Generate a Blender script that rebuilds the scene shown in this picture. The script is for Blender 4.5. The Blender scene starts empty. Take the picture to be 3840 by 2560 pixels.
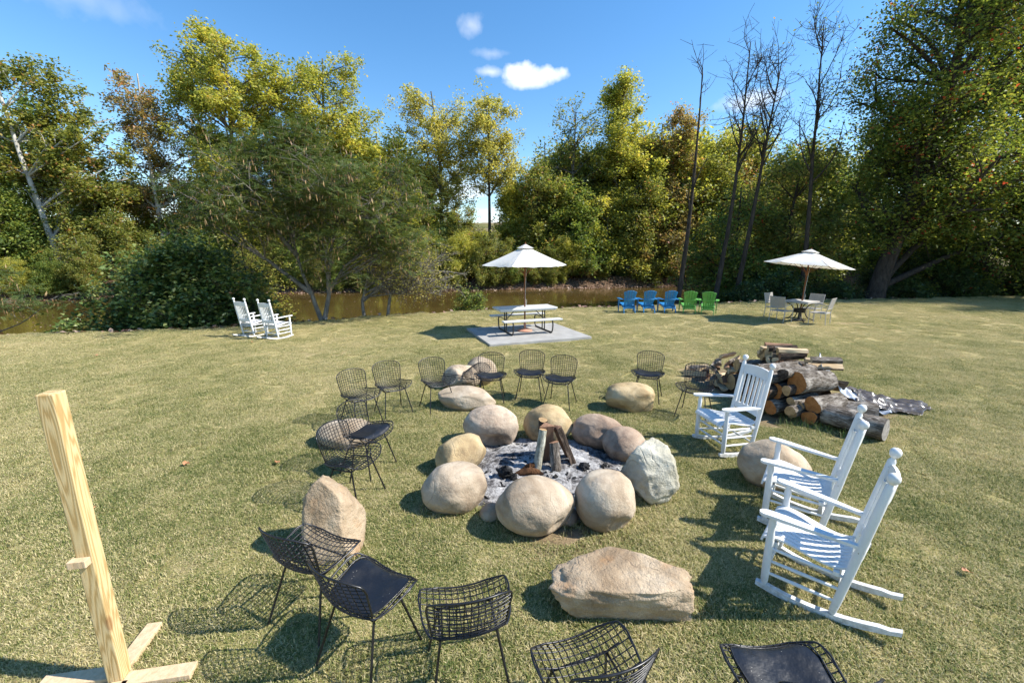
import bpy, bmesh, math, random
import numpy as np
from mathutils import Vector, Matrix, noise
R = math.radians
sc = bpy.context.scene
C = sc.collection

# ------------------------------------------------------------ camera, sky, sun, exposure
cam = bpy.data.objects.new('camera', bpy.data.cameras.new('camera'))
C.objects.link(cam); sc.camera = cam
cam.data.sensor_width = 36.0; cam.data.lens = 14.6
cam.data.clip_start = 0.05; cam.data.clip_end = 3000
cam.location = (0, 0, 2.45); cam.rotation_euler = (R(90 - 12.2), 0, 0)

SUN = Vector((1.0, -0.10, 0.98)).normalized()          # direction towards the sun
sun_el = math.asin(SUN.z); sun_az = math.atan2(SUN.x, SUN.y)
world = bpy.data.worlds.new('World'); sc.world = world; world.use_nodes = True
wn, wl = world.node_tree.nodes, world.node_tree.links
wn.clear()
w_out = wn.new('ShaderNodeOutputWorld'); w_bg = wn.new('ShaderNodeBackground')
w_sky = wn.new('ShaderNodeTexSky'); w_sky.sky_type = 'NISHITA'; w_sky.sun_disc = False
w_sky.sun_elevation = sun_el; w_sky.sun_rotation = sun_az
w_sky.air_density = 1.1; w_sky.dust_density = 0.15; w_sky.ozone_density = 2.0; w_sky.altitude = 200
SKY = 0.135
w_bg.inputs['Strength'].default_value = SKY
def wmath(op, a=None, b=None, clamp=False):
    n = wn.new('ShaderNodeMath'); n.operation = op; n.use_clamp = clamp
    for i, v in enumerate((a, b)):
        if v is None: continue
        if isinstance(v, (int, float)): n.inputs[i].default_value = v
        else: wl.new(v, n.inputs[i])
    return n.outputs[0]
tc = wn.new('ShaderNodeTexCoord')
nz = wn.new('ShaderNodeVectorMath'); nz.operation = 'NORMALIZE'; wl.new(tc.outputs['Generated'], nz.inputs[0])
sep = wn.new('ShaderNodeSeparateXYZ'); wl.new(nz.outputs[0], sep.inputs[0])
w_az = wmath('ARCTAN2', sep.outputs[0], sep.outputs[1])
w_el = wmath('ARCSINE', sep.outputs[2])
def wnoise(scale, detail, rough, sx=1.0, sy=1.0, off=0.0):
    cb = wn.new('ShaderNodeCombineXYZ')
    wl.new(wmath('MULTIPLY', w_az, sx), cb.inputs[0]); wl.new(wmath('MULTIPLY', w_el, sy), cb.inputs[1]); cb.inputs[2].default_value = off
    n = wn.new('ShaderNodeTexNoise'); n.inputs['Scale'].default_value = scale; n.inputs['Detail'].default_value = detail
    n.inputs['Roughness'].default_value = rough; wl.new(cb.outputs[0], n.inputs['Vector'])
    return n.outputs['Fac']
cl_n = wnoise(16, 6, 0.55, off=3.1)
cl_b = wnoise(30, 3, 0.5, off=1.1)
def puff(az, el, ra, re, soft, amp, gain):
    a = wmath('DIVIDE', wmath('SUBTRACT', w_az, az), ra)
    e = wmath('DIVIDE', wmath('SUBTRACT', w_el, el), re)
    d = wmath('SQRT', wmath('ADD', wmath('MULTIPLY', a, a), wmath('MULTIPLY', e, e)))
    d = wmath('ADD', d, wmath('MULTIPLY', wmath('SUBTRACT', cl_n, 0.5), amp))
    d = wmath('ADD', d, wmath('MULTIPLY', wmath('SUBTRACT', cl_b, 0.5), amp * .5))
    return wmath('MULTIPLY', wmath('MULTIPLY', wmath('SUBTRACT', 1.0, d), soft, True), gain)
cloud = None
for p in ((0.010, 0.362, 0.046, 0.022, 1.7, 1.9, 0.9), (0.068, 0.357, 0.046, 0.017, 1.5, 2.0, 0.85), (-0.045, 0.362, 0.055, 0.012, 1.1, 2.0, 0.55), (0.03, 0.345, 0.065, 0.012, 1.5, 1.8, 0.7),
          (-0.0836, 0.437, 0.03, 0.018, 0.8, 2.4, 0.4), (-0.043, 0.392, 0.045, 0.010, 0.8, 2.4, 0.3), (0.478, 0.278, 0.07, 0.018, 1.0, 1.4, 0.6),
          (-0.74, 0.37, 0.10, 0.03, 0.7, 1.6, 0.3), (0.36, 0.20, 0.10, 0.02, 1.0, 1.3, 0.5)):
    q = puff(*p)
    cloud = q if cloud is None else wmath('MAXIMUM', cloud, q)
low = wmath('MULTIPLY', wmath('SUBTRACT', 0.21, w_el), 9.0, True)                 # a low bank of cumulus all round the horizon
low = wmath('MULTIPLY', low, wmath('MULTIPLY', wmath('SUBTRACT', wnoise(5, 7, 0.6, 1.0, 2.6, 9.0), 0.50), 7.0, True))
cloud = wmath('MAXIMUM', cloud, wmath('MULTIPLY', low, 0.9))
w_hsv = wn.new('ShaderNodeHueSaturation'); w_hsv.inputs['Saturation'].default_value = 1.28; wl.new(w_sky.outputs[0], w_hsv.inputs['Color'])
w_mix = wn.new('ShaderNodeMixRGB'); wl.new(cloud, w_mix.inputs[0]); wl.new(w_hsv.outputs[0], w_mix.inputs[1])
w_mix.inputs[2].default_value = (6.0, 6.1, 6.3, 1)
wl.new(w_mix.outputs[0], w_bg.inputs['Color']); wl.new(w_bg.outputs[0], w_out.inputs['Surface'])

sun = bpy.data.objects.new('sun', bpy.data.lights.new('sun', 'SUN')); C.objects.link(sun)
sun.data.energy = 5.0; sun.data.angle = R(0.53); sun.data.color = (1.0, 0.955, 0.88)
sun.rotation_euler = SUN.to_track_quat('Z', 'Y').to_euler()
sun.location = (30, 5, 40)
vs = sc.view_settings
vs.view_transform = 'Standard'; vs.look = 'None'; vs.exposure = 0.78; vs.gamma = 1.0; vs.use_curve_mapping = False
cy = sc.cycles
cy.use_denoising = True; cy.use_adaptive_sampling = True; cy.adaptive_threshold = 0.02; cy.max_bounces = 4; cy.diffuse_bounces = 2; cy.glossy_bounces = 2; cy.transmission_bounces = 3; cy.transparent_max_bounces = 6
cy.caustics_reflective = False; cy.caustics_refractive = False; cy.sample_clamp_indirect = 6

# ------------------------------------------------------------ helpers
def col_(c): return (c[0], c[1], c[2], 1.0)
class NT:
    """small node-tree writer"""
    def __init__(s, name):
        s.m = bpy.data.materials.new(name); s.m.use_nodes = True
        s.t = s.m.node_tree; s.n = s.t.nodes; s.l = s.t.links; s.n.clear()
        s.out = s.n.new('ShaderNodeOutputMaterial')
        s.co = s.n.new('ShaderNodeTexCoord'); s.geo = s.n.new('ShaderNodeNewGeometry')
    def put(s, sock, v):
        if hasattr(v, 'is_output') or isinstance(v, bpy.types.NodeSocket): s.l.new(v, sock)
        elif isinstance(v, tuple) and len(v) == 3 and sock.type == 'RGBA': sock.default_value = col_(v)
        else: sock.default_value = v
    def math(s, op, a, b=0.0, clamp=False):
        n = s.n.new('ShaderNodeMath'); n.operation = op; n.use_clamp = clamp
        s.put(n.inputs[0], a); s.put(n.inputs[1], b); return n.outputs[0]
    def mapr(s, v, a, b, c=0.0, d=1.0):
        n = s.n.new('ShaderNodeMapRange'); s.put(n.inputs[0], v)
        for i, x in enumerate((a, b, c, d)): n.inputs[i + 1].default_value = x
        return n.outputs[0]
    def obj(s): return s.co.outputs['Object']
    def pos(s): return s.geo.outputs['Position']
    def vmul(s, v, k):
        n = s.n.new('ShaderNodeVectorMath'); n.operation = 'MULTIPLY'; s.put(n.inputs[0], v); n.inputs[1].default_value = k; return n.outputs[0]
    def noise(s, v, scale, detail=4, rough=0.55, dist=0.0):
        n = s.n.new('ShaderNodeTexNoise'); s.put(n.inputs['Vector'], v)
        n.inputs['Scale'].default_value = scale; n.inputs['Detail'].default_value = detail; n.inputs['Roughness'].default_value = rough; n.inputs['Distortion'].default_value = dist
        return n.outputs['Fac']
    def voro(s, v, scale, feat='F1'):
        n = s.n.new('ShaderNodeTexVoronoi'); n.feature = feat; s.put(n.inputs['Vector'], v); n.inputs['Scale'].default_value = scale; return n.outputs['Distance']
    def ramp(s, f, stops):
        n = s.n.new('ShaderNodeValToRGB'); s.put(n.inputs[0], f)
        e = n.color_ramp.elements
        while len(e) < len(stops): e.new(0.5)
        for el, (p, c) in zip(e, stops): el.position = p; el.color = col_(c)
        return n.outputs[0]
    def mix(s, f, a, b, mode='MIX'):
        n = s.n.new('ShaderNodeMixRGB'); n.blend_type = mode
        s.put(n.inputs[0], f); s.put(n.inputs[1], a); s.put(n.inputs[2], b); return n.outputs[0]
    def attr(s, name):
        n = s.n.new('ShaderNodeAttribute'); n.attribute_name = name; return n.outputs['Fac']
    def rnd(s):
        n = s.n.new('ShaderNodeObjectInfo'); return n.outputs['Random']
    def bump(s, h, strength=0.5, dist=0.02, prev=None):
        n = s.n.new('ShaderNodeBump'); n.inputs['Strength'].default_value = strength; n.inputs['Distance'].default_value = dist
        s.put(n.inputs['Height'], h)
        if prev is not None: s.l.new(prev, n.inputs['Normal'])
        return n.outputs[0]
    def bsdf(s, base, rough=0.8, normal=None, spec=0.3, metal=0.0, transl=0.0, tcol=None):
        p = s.n.new('ShaderNodeBsdfPrincipled')
        s.put(p.inputs['Base Color'], base); s.put(p.inputs['Roughness'], rough)
        s.put(p.inputs['Specular IOR Level'], spec); s.put(p.inputs['Metallic'], metal)
        if normal is not None: s.l.new(normal, p.inputs['Normal'])
        o = p.outputs[0]
        if transl:
            t = s.n.new('ShaderNodeBsdfTranslucent'); s.put(t.inputs['Color'], tcol if tcol is not None else base)
            m = s.n.new('ShaderNodeMixShader'); m.inputs[0].default_value = transl
            s.l.new(o, m.inputs[1]); s.l.new(t.outputs[0], m.inputs[2]); o = m.outputs[0]
        s.l.new(o, s.out.inputs['Surface']); return s.m

def tag(o, label=None, cat=None, group=None, kind=None):
    if label: o['label'] = label
    if cat: o['category'] = cat
    if group: o['group'] = group
    if kind: o['kind'] = kind
    return o
def empty(name, loc=(0, 0, 0), rz=0.0, label=None, cat=None, group=None):
    o = bpy.data.objects.new(name, None); C.objects.link(o); o.location = loc; o.rotation_euler = (0, 0, rz)
    o.empty_display_size = 0.2
    return tag(o, label, cat, group)
def link(name, me, mat=None, parent=None, loc=None, smooth=False, bevel=0.0):
    if mat is not None and not me.materials: me.materials.append(mat)
    if smooth: me.polygons.foreach_set('use_smooth', [True] * len(me.polygons))
    o = bpy.data.objects.new(name, me); C.objects.link(o)
    if parent is not None: o.parent = parent
    if loc is not None: o.location = loc
    if bevel:
        b = o.modifiers.new('bevel', 'BEVEL'); b.width = bevel; b.segments = 2; b.limit_method = 'ANGLE'
    return o
def dup(root, loc=None, rz=None, parent=None, label=None, group=None):
    r = root.copy(); C.objects.link(r); r.parent = parent
    if loc is not None: r.location = loc
    if rz is not None: r.rotation_euler = (r.rotation_euler.x, r.rotation_euler.y, rz)
    if label: r['label'] = label
    if group: r['group'] = group
    for ch in list(root.children): dup(ch, parent=r)
    return r
def basis(d):
    d = Vector(d).normalized(); a = Vector((0, 0, 1)) if abs(d.z) < 0.9 else Vector((1, 0, 0))
    u = d.cross(a).normalized(); return u, d.cross(u).normalized()
class MB:
    def __init__(s): s.v = []; s.f = []
    def box(s, c, size, rot=None):
        b = len(s.v); c = Vector(c)
        for x in (-.5, .5):
            for y in (-.5, .5):
                for z in (-.5, .5):
                    p = Vector((x * size[0], y * size[1], z * size[2]))
                    if rot is not None: p = rot @ p
                    s.v.append(tuple(c + p))
        for q in ((0, 1, 3, 2), (4, 6, 7, 5), (0, 4, 5, 1), (2, 3, 7, 6), (0, 2, 6, 4), (1, 5, 7, 3)): s.f.append(tuple(b + i for i in q))
        return s
    def bar(s, a, b_, w, h, up=(0, 0, 1)):
        a, b_ = Vector(a), Vector(b_); d = (b_ - a); n = d.normalized(); u = n.cross(Vector(up)).normalized(); v = u.cross(n)
        i = len(s.v)
        for p in (a, b_):
            for x, y in ((-1, -1), (1, -1), (1, 1), (-1, 1)): s.v.append(tuple(p + u * (x * w / 2) + v * (y * h / 2)))
        s.f += [(i, i + 1, i + 2, i + 3), (i + 7, i + 6, i + 5, i + 4)]
        for k in range(4): s.f.append((i + k, i + 4 + k, i + 4 + (k + 1) % 4, i + (k + 1) % 4))
        return s
    def tube(s, pts, rad, sides=8, closed=False, cap=True):
        pts = [Vector(p) for p in pts]; n = len(pts)
        if not hasattr(rad, '__len__'): rad = [rad] * n
        b = len(s.v); u = None
        for i, p in enumerate(pts):
            if closed: d = pts[(i + 1) % n] - pts[i - 1]
            else: d = pts[min(i + 1, n - 1)] - pts[max(i - 1, 0)]
            if d.length < 1e-9: d = Vector((0, 0, 1))
            d.normalize()
            if u is None: u, w = basis(d)
            else:
                u = (u - d * u.dot(d))
                if u.length < 1e-6: u, _ = basis(d)
                u.normalize(); w = d.cross(u)
            for k in range(sides):
                a = 2 * math.pi * k / sides
                s.v.append(tuple(p + (u * math.cos(a) + w * math.sin(a)) * rad[i]))
        m = n if closed else n - 1
        for i in range(m):
            j = (i + 1) % n
            for k in range(sides):
                l = (k + 1) % sides
                s.f.append((b + i * sides + k, b + i * sides + l, b + j * sides + l, b + j * sides + k))
        if cap and not closed:
            s.f.append(tuple(b + k for k in range(sides))[::-1]); s.f.append(tuple(b + (n - 1) * sides + k for k in range(sides)))
        return s
    def lathe(s, prof, sides=16, c=(0, 0, 0), M=None):
        b = len(s.v); c = Vector(c)
        for r, z in prof:
            for k in range(sides):
                a = 2 * math.pi * k / sides; p = Vector((r * math.cos(a), r * math.sin(a), z))
                if M is not None: p = M @ p
                s.v.append(tuple(c + p))
        for i in range(len(prof) - 1):
            for k in range(sides):
                l = (k + 1) % sides
                s.f.append((b + i * sides + k, b + i * sides + l, b + (i + 1) * sides + l, b + (i + 1) * sides + k))
        s.f.append(tuple(b + k for k in range(sides))[::-1]); s.f.append(tuple(b + (len(prof) - 1) * sides + k for k in range(sides)))
        return s
    def prism(s, outline, z0, z1, M=None):
        """outline: 2-D points counter-clockwise; extruded along z; M maps to place"""
        b = len(s.v); n = len(outline)
        for z in (z0, z1):
            for x, y in outline:
                p = Vector((x, y, z)); s.v.append(tuple(M @ p if M is not None else p))
        s.f.append(tuple(b + i for i in range(n))[::-1]); s.f.append(tuple(b + n + i for i in range(n)))
        for i in range(n): j = (i + 1) % n; s.f.append((b + i, b + j, b + n + j, b + n + i))
        return s
    def strip(s, rows, thick):
        """rows: list of lists of points (a sheet); thickened downwards along its normal"""
        m, n = len(rows), len(rows[0]); P = [[Vector(p) for p in r] for r in rows]; b = len(s.v); N = []
        for i in range(m):
            for j in range(n):
                du = P[min(i + 1, m - 1)][j] - P[max(i - 1, 0)][j]; dv = P[i][min(j + 1, n - 1)] - P[i][max(j - 1, 0)]
                q = du.cross(dv); q = q.normalized() if q.length > 1e-9 else Vector((0, 0, 1)); N.append(q); s.v.append(tuple(P[i][j]))
        for i in range(m):
            for j in range(n): s.v.append(tuple(P[i][j] - N[i * n + j] * thick))
        o = m * n
        for i in range(m - 1):
            for j in range(n - 1):
                a = b + i * n + j; s.f.append((a, a + n, a + n + 1, a + 1)); s.f.append((o + a + 1, o + a + n + 1, o + a + n, o + a))
        for i in range(m - 1):
            for j in (0, n - 1):
                a = b + i * n + j; q = (a, a + o, a + o + n, a + n); s.f.append(q if j == 0 else q[::-1])
        for j in range(n - 1):
            for i in (0, m - 1):
                a = b + i * n + j; q = (a, a + 1, a + o + 1, a + o); s.f.append(q if i == 0 else q[::-1])
        return s
    def mesh(s, name='mesh'):
        me = bpy.data.meshes.new(name); me.from_pydata(s.v, [], s.f); me.update(); return me
    def build(s, name, mat, parent=None, smooth=False, bevel=0.0, loc=None):
        o = link(name, s.mesh(name), mat, parent, loc, False, bevel)
        if smooth: shade(o.data)
        return o
def shade(me, ang=40):
    """smooth shading with sharp creases kept"""
    bm = bmesh.new(); bm.from_mesh(me)
    for f in bm.faces: f.smooth = True
    for e in bm.edges:
        if len(e.link_faces) == 2 and e.calc_face_angle(0) > R(ang): e.smooth = False
    bm.to_mesh(me); bm.free()
def catmull(pts, n):
    P = [np.array(p, float) for p in pts]; P = [2 * P[0] - P[1]] + P + [2 * P[-1] - P[-2]]; out = []
    k = len(P) - 3
    for i in range(n):
        t = i / (n - 1) * k; j = min(int(t), k - 1); t -= j; a, b, c, d = P[j:j + 4]
        out.append(tuple(0.5 * ((2 * b) + (c - a) * t + (2 * a - 5 * b + 4 * c - d) * t * t + (3 * b - a - 3 * c + d) * t ** 3)))
    return out
def raw_mesh(name, V, tri=None, quad=None, tint=None):
    """numpy arrays to a mesh, fast"""
    me = bpy.data.meshes.new(name); me.vertices.add(len(V)); me.vertices.foreach_set('co', np.asarray(V, np.float32).ravel())
    F = quad if quad is not None else tri; k = F.shape[1]
    me.loops.add(F.size); me.loops.foreach_set('vertex_index', F.astype(np.int32).ravel())
    me.polygons.add(len(F)); me.polygons.foreach_set('loop_start', np.arange(0, F.size, k, dtype=np.int32)); me.polygons.foreach_set('loop_total', np.full(len(F), k, np.int32))
    if tint is not None:
        a = me.attributes.new('tint', 'FLOAT', 'POINT'); a.data.foreach_set('value', np.asarray(tint, np.float32))
    me.update(calc_edges=True); return me

# ------------------------------------------------------------ ground, water
EDGE = np.array([(-300, 4), (-40, 6.5), (-24, 9.8), (-15.3, 12.2), (-10.8, 13.1), (-8.9, 13.6), (-7.4, 14.6), (-5.6, 15.7), (-3.1, 16.9), (0, 17.9), (4.4, 18.6), (10.2, 20.0), (13.9, 21.3), (20.6, 21.9), (28, 23.2), (60, 27), (300, 40)])
SHORE = np.array([(-300, -10), (-60, 20), (-35, 28.6), (-22.4, 34.2), (-6.7, 36.6), (0, 38), (9.3, 39.9), (21.5, 42.5), (60, 47), (300, 60)])
def sstep(a, b, x): t = np.clip((x - a) / (b - a), 0, 1); return t * t * (3 - 2 * t)
def pnoise(x, y, f, seed=0.0): return noise.noise((x * f + seed, y * f - seed, seed * 1.7))
DIRT = [(4.1, 7.3, 0.75, 1.5, 0.9), (3.9, 5.75, 0.8, 0.35, 0.8), (4.6, 5.15, 0.5, 0.3, 0.5), (5.2, 6.6, 1.2, 1.0, 0.9), (-2.5, 2.88, 0.085, 0.33, 0.95), (1.62, 2.02, 0.28, 0.16, 0.6), (2.0, 1.9, 0.35, 0.12, 0.5),
        (0.4, 3.28, 0.75, 0.3, 0.8), (0.3, 4.35, 1.15, 1.05, 1.0), (1.55, 3.75, 0.3, 0.3, 0.5), (9.9, 14.2, 0.7, 0.5, 0.45), (11.8, 14.2, 0.8, 0.4, 0.45), (11.6, 12.9, 0.9, 0.2, 0.35), (-4.6, 9.9, 0.9, 0.35, 0.3), (2.2, 3.0, 0.3, 0.4, 0.35), (3.3, 5.0, 0.3, 0.25, 0.4)]
DROT = {4: -0.15}
def dirt_at(x, y):
    d = 0.0
    for i, (cx, cy_, rx, ry, a) in enumerate(DIRT):
        dx, dy = x - cx, y - cy_
        if abs(dx) > 3 or abs(dy) > 3: continue
        if i in DROT: c_, s_ = math.cos(DROT[i]), math.sin(DROT[i]); dx, dy = dx * c_ - dy * s_, dx * s_ + dy * c_
        q = math.sqrt((dx / rx) ** 2 + (dy / ry) ** 2) + 0.55 * pnoise(x, y, 3.0, i + 1.5)
        d = max(d, a * float(sstep(1.15, 0.65, q)))
    return d
def height(x, y):
    e = np.interp(x, EDGE[:, 0], EDGE[:, 1]); s = np.interp(x, SHORE[:, 0], SHORE[:, 1])
    t, u = y - e, y - s
    z = -1.7 * sstep(-0.1, 2.6, t) + 0.02 * sstep(4, 9, y) * pnoise(x, y, 0.35, 3) * (1 - sstep(-1, 0, t))
    if u > -3:
        up = 1.75 * sstep(-2.0, 1.2, u) + 2.9 * sstep(2, 22, u) + 17 * sstep(30, 260, u) + 30 * sstep(200, 900, u)
        z += up + 0.25 * pnoise(x, y, 0.4, 7) * sstep(-1, 2, u) + 9 * pnoise(x, y, 0.006, 2) * sstep(60, 260, u)
    return float(z)
gx = np.concatenate([np.array([-1400, -700, -350, -180, -110, -75, -55]), np.arange(-45, -16, 0.9), np.arange(-16, 16, 0.22), np.arange(16, 40, 0.8), np.array([45, 55, 75, 110, 180, 350, 700, 1400])])
gy = np.concatenate([np.array([-1200, -400, -150, -60, -25, -10, -4]), np.arange(-1, 9, 0.16), np.arange(9, 24, 0.3), np.arange(24, 62, 0.7), np.array([66, 72, 80, 92, 110, 135, 170, 210, 260, 330, 420, 560, 800, 1500])])
GV, gd, gl = [], [], []
for y in gy:
    for x in gx:
        GV.append((x, y, height(x, y)))
        e = float(np.interp(x, EDGE[:, 0], EDGE[:, 1]))
        gd.append(dirt_at(x, y) if 0 < y < 18 and abs(x) < 16 else 0.0); gl.append(float(sstep(0.35, -0.15, y - e)))
nx = len(gx); ii = np.arange(len(gy) - 1)[:, None] * nx + np.arange(nx - 1)[None, :]
Q = np.stack([ii, ii + 1, ii + nx + 1, ii + nx], -1).reshape(-1, 4)
gme = raw_mesh('ground', np.array(GV), quad=Q)
for nm, vals in (('dirt', gd), ('lawn', gl)):
    a = gme.attributes.new(nm, 'FLOAT', 'POINT'); a.data.foreach_set('value', np.array(vals, np.float32))

def lawn_tone(t):
    """shared dry / green variation of the lawn, by place"""
    big = t.noise(t.pos(), 0.33, 3, 0.5); mid = t.noise(t.pos(), 1.6, 4, 0.6); sm = t.noise(t.pos(), 9, 3, 0.6)
    f = t.math('ADD', t.math('MULTIPLY', big, 0.46), t.math('ADD', t.math('MULTIPLY', mid, 0.46), t.math('MULTIPLY', sm, 0.24)))
    sp = t.n.new('ShaderNodeSeparateXYZ'); t.put(sp.inputs[0], t.pos())
    far = t.mapr(sp.outputs[1], 2.5, 13.0, 0.0, 0.09)          # drier out by the table and the chairs
    return t.math('ADD', f, far)
t = NT('lawn_soil')
f = lawn_tone(t)
grass_c = t.ramp(f, [(0.36, (0.075, 0.10, 0.026)), (0.50, (0.195, 0.19, 0.062)), (0.62, (0.34, 0.29, 0.12)), (0.76, (0.46, 0.375, 0.19))])
fine = t.noise(t.pos(), 60, 3, 0.7)
grass_c = t.mix(t.mapr(fine, 0.35, 0.7, 0, 0.55), grass_c, t.mix(0.5, grass_c, (0.03, 0.03, 0.012)))
dirt_c = t.ramp(t.noise(t.pos(), 7, 5, 0.65), [(0.3, (0.10, 0.068, 0.042)), (0.55, (0.24, 0.17, 0.11)), (0.75, (0.34, 0.26, 0.18))])
litter = t.ramp(t.noise(t.pos(), 5, 5, 0.7), [(0.3, (0.035, 0.026, 0.016)), (0.5, (0.11, 0.07, 0.042)), (0.68, (0.26, 0.17, 0.12))])
sp = t.n.new('ShaderNodeSeparateXYZ'); t.put(sp.inputs[0], t.pos())
farhill = t.ramp(t.noise(t.pos(), 0.03, 4, 0.6), [(0.38, (0.05, 0.06, 0.018)), (0.5, (0.16, 0.15, 0.05)), (0.66, (0.27, 0.2, 0.12))])
wild = t.mix(t.mapr(sp.outputs[1], 46, 62), litter, farhill)
c = t.mix(t.attr('lawn'), wild, t.mix(t.attr('dirt'), grass_c, dirt_c))
b = t.bump(t.noise(t.pos(), 25, 5, 0.7), 0.7, 0.03)
tag(link('ground', gme, t.bsdf(c, 0.95, b, 0.1), smooth=True), 'mown lawn running down to a creek bank with woods beyond', 'ground', kind='structure')

t = NT('creek_water')
wb = t.bump(t.noise(t.vmul(t.pos(), (1, 2.2, 1)), 1.6, 3, 0.5), 0.10, 0.05)
wb = t.bump(t.noise(t.vmul(t.pos(), (1, 1.5, 1)), 9, 2, 0.5), 0.05, 0.02, wb)
m = t.bsdf(t.ramp(t.noise(t.pos(), 0.25, 3), [(0.3, (0.075, 0.05, 0.014)), (0.7, (0.115, 0.078, 0.022))]), 0.06, wb, 0.5)
w = MB(); w.v = [(-200, -60, -0.9), (200, -60, -0.9), (200, 90, -0.9), (-200, 90, -0.9)]
w.f = [(0, 1, 2, 3)]
tag(w.build('water', m), 'brown still creek water behind the lawn', 'water', kind='structure')

# ------------------------------------------------------------ grass blades (one instanced carpet)
def grass_tile(name, n, size, hmin, hmax, seed):
    g = np.random.default_rng(seed)
    p = np.zeros((n, 3)); p[:, :2] = g.uniform(-size / 2, size / 2, (n, 2))
    h = g.uniform(hmin, hmax, n); a = g.uniform(0, 2 * np.pi, n); lean = g.uniform(0.2, 1.5, n); w = g.uniform(0.0016, 0.0034, n)
    d = np.stack([np.cos(a), np.sin(a), np.zeros(n)], 1); s = np.stack([-np.sin(a), np.cos(a), np.zeros(n)], 1)
    mid = p + d * (h * lean * .38)[:, None] + np.array([0, 0, 1]) * (h * (0.62 - .12 * lean))[:, None]
    tip = p + d * (h * lean * 1.05)[:, None] + np.array([0, 0, 1]) * (h * (1.0 - .38 * lean))[:, None]
    V = np.stack([p - s * w[:, None], p + s * w[:, None], mid + s * w[:, None] * .8, mid - s * w[:, None] * .8, tip], 1).reshape(-1, 3)
    b = np.arange(n)[:, None] * 5
    T = np.concatenate([b + np.array([[0, 1, 2]]), b + np.array([[0, 2, 3]]), b + np.array([[3, 2, 4]])], 0)
    return raw_mesh(name, V, tri=T, tint=np.repeat(g.uniform(0, 1, n), 5))
t = NT('grass_blade')
f = lawn_tone(t); tn = t.attr('tint')
gc = t.ramp(t.math('ADD', f, t.math('MULTIPLY', t.math('SUBTRACT', tn, 0.5), 0.50)), [(0.30, (0.08, 0.13, 0.028)), (0.44, (0.215, 0.245, 0.07)), (0.58, (0.40, 0.37, 0.14)), (0.78, (0.66, 0.56, 0.31))])
gm = t.bsdf(gc, 0.65, None, 0.25, transl=0.35)
tiles = []
for i in range(3):
    o = bpy.data.objects.new('grass_tuft', grass_tile('grass_tuft', 2600, 0.5, 0.014, 0.042, 40 + i)); o.data.materials.append(gm); tiles.append(o)
rng = random.Random(5)
pts, rots, scl, idx = [], [], [], []
PAD_C, PAD_A = Vector((0.42, 12.3)), R(20)
def in_pad(x, y):
    dx, dy = x - PAD_C.x, y - PAD_C.y; u = dx * math.cos(PAD_A) + dy * math.sin(PAD_A); v = -dx * math.sin(PAD_A) + dy * math.cos(PAD_A)
    return abs(u) < 1.38 and abs(v) < 1.1
y = 0.7
while y < 26:
    st = 0.30 if y < 6 else (0.38 if y < 11 else 0.46)
    x = -(1.42 * y + 2.6)
    while x < 1.42 * y + 2.6:
        px, py = x + rng.uniform(-.13, .13), y + rng.uniform(-.13, .13)
        e = float(np.interp(px, EDGE[:, 0], EDGE[:, 1])); x += st
        if py > e + 0.1 or in_pad(px, py) or (px - 0.35) ** 2 / 0.92 ** 2 + (py - 4.3) ** 2 / 0.85 ** 2 < 1: continue
        d = dirt_at(px, py)
        if rng.random() < d * 1.15: continue
        s = 1.0 - 0.45 * d
        if e - py < 0.5: s *= rng.uniform(1.0, 2.0)
        pts.append((px, py, height(px, py) - 0.004)); rots.append((rng.gauss(0, .02), rng.gauss(0, .02), rng.uniform(0, 6.28))); scl.append((1.0, 1.0, s * rng.uniform(.65, 1.35))); idx.append(rng.randrange(3))
    y += st
gp = bpy.data.meshes.new('grass'); gp.from_pydata(pts, [], [])
for nm, ty, vals in (('rot', 'FLOAT_VECTOR', rots), ('scl', 'FLOAT_VECTOR', scl)):
    a = gp.attributes.new(nm, ty, 'POINT'); a.data.foreach_set('vector', np.array(vals, np.float32).ravel())
a = gp.attributes.new('idx', 'INT', 'POINT'); a.data.foreach_set('value', idx)
ng = bpy.data.node_groups.new('grass_carpet', 'GeometryNodeTree')
ng.interface.new_socket('Geometry', in_out='INPUT', socket_type='NodeSocketGeometry'); ng.interface.new_socket('Geometry', in_out='OUTPUT', socket_type='NodeSocketGeometry')
N, L = ng.nodes, ng.links
gi, go, iop, jn = N.new('NodeGroupInput'), N.new('NodeGroupOutput'), N.new('GeometryNodeInstanceOnPoints'), N.new('GeometryNodeJoinGeometry')
for o in reversed(tiles):
    oi = N.new('GeometryNodeObjectInfo'); oi.inputs['Object'].default_value = o; oi.inputs['As Instance'].default_value = True; L.new(oi.outputs['Geometry'], jn.inputs[0])
def natt(nm, ty):
    n = N.new('GeometryNodeInputNamedAttribute'); n.data_type = ty; n.inputs['Name'].default_value = nm; return n.outputs['Attribute']
L.new(gi.outputs[0], iop.inputs['Points']); L.new(jn.outputs[0], iop.inputs['Instance']); iop.inputs['Pick Instance'].default_value = True
L.new(natt('idx', 'INT'), iop.inputs['Instance Index']); L.new(natt('rot', 'FLOAT_VECTOR'), iop.inputs['Rotation']); L.new(natt('scl', 'FLOAT_VECTOR'), iop.inputs['Scale'])
L.new(iop.outputs[0], go.inputs[0])
go_ = tag(link('grass', gp, gm), 'short dry yellow green mown grass covering the lawn', 'grass', kind='stuff')
go_.modifiers.new('carpet', 'NODES').node_group = ng

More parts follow.
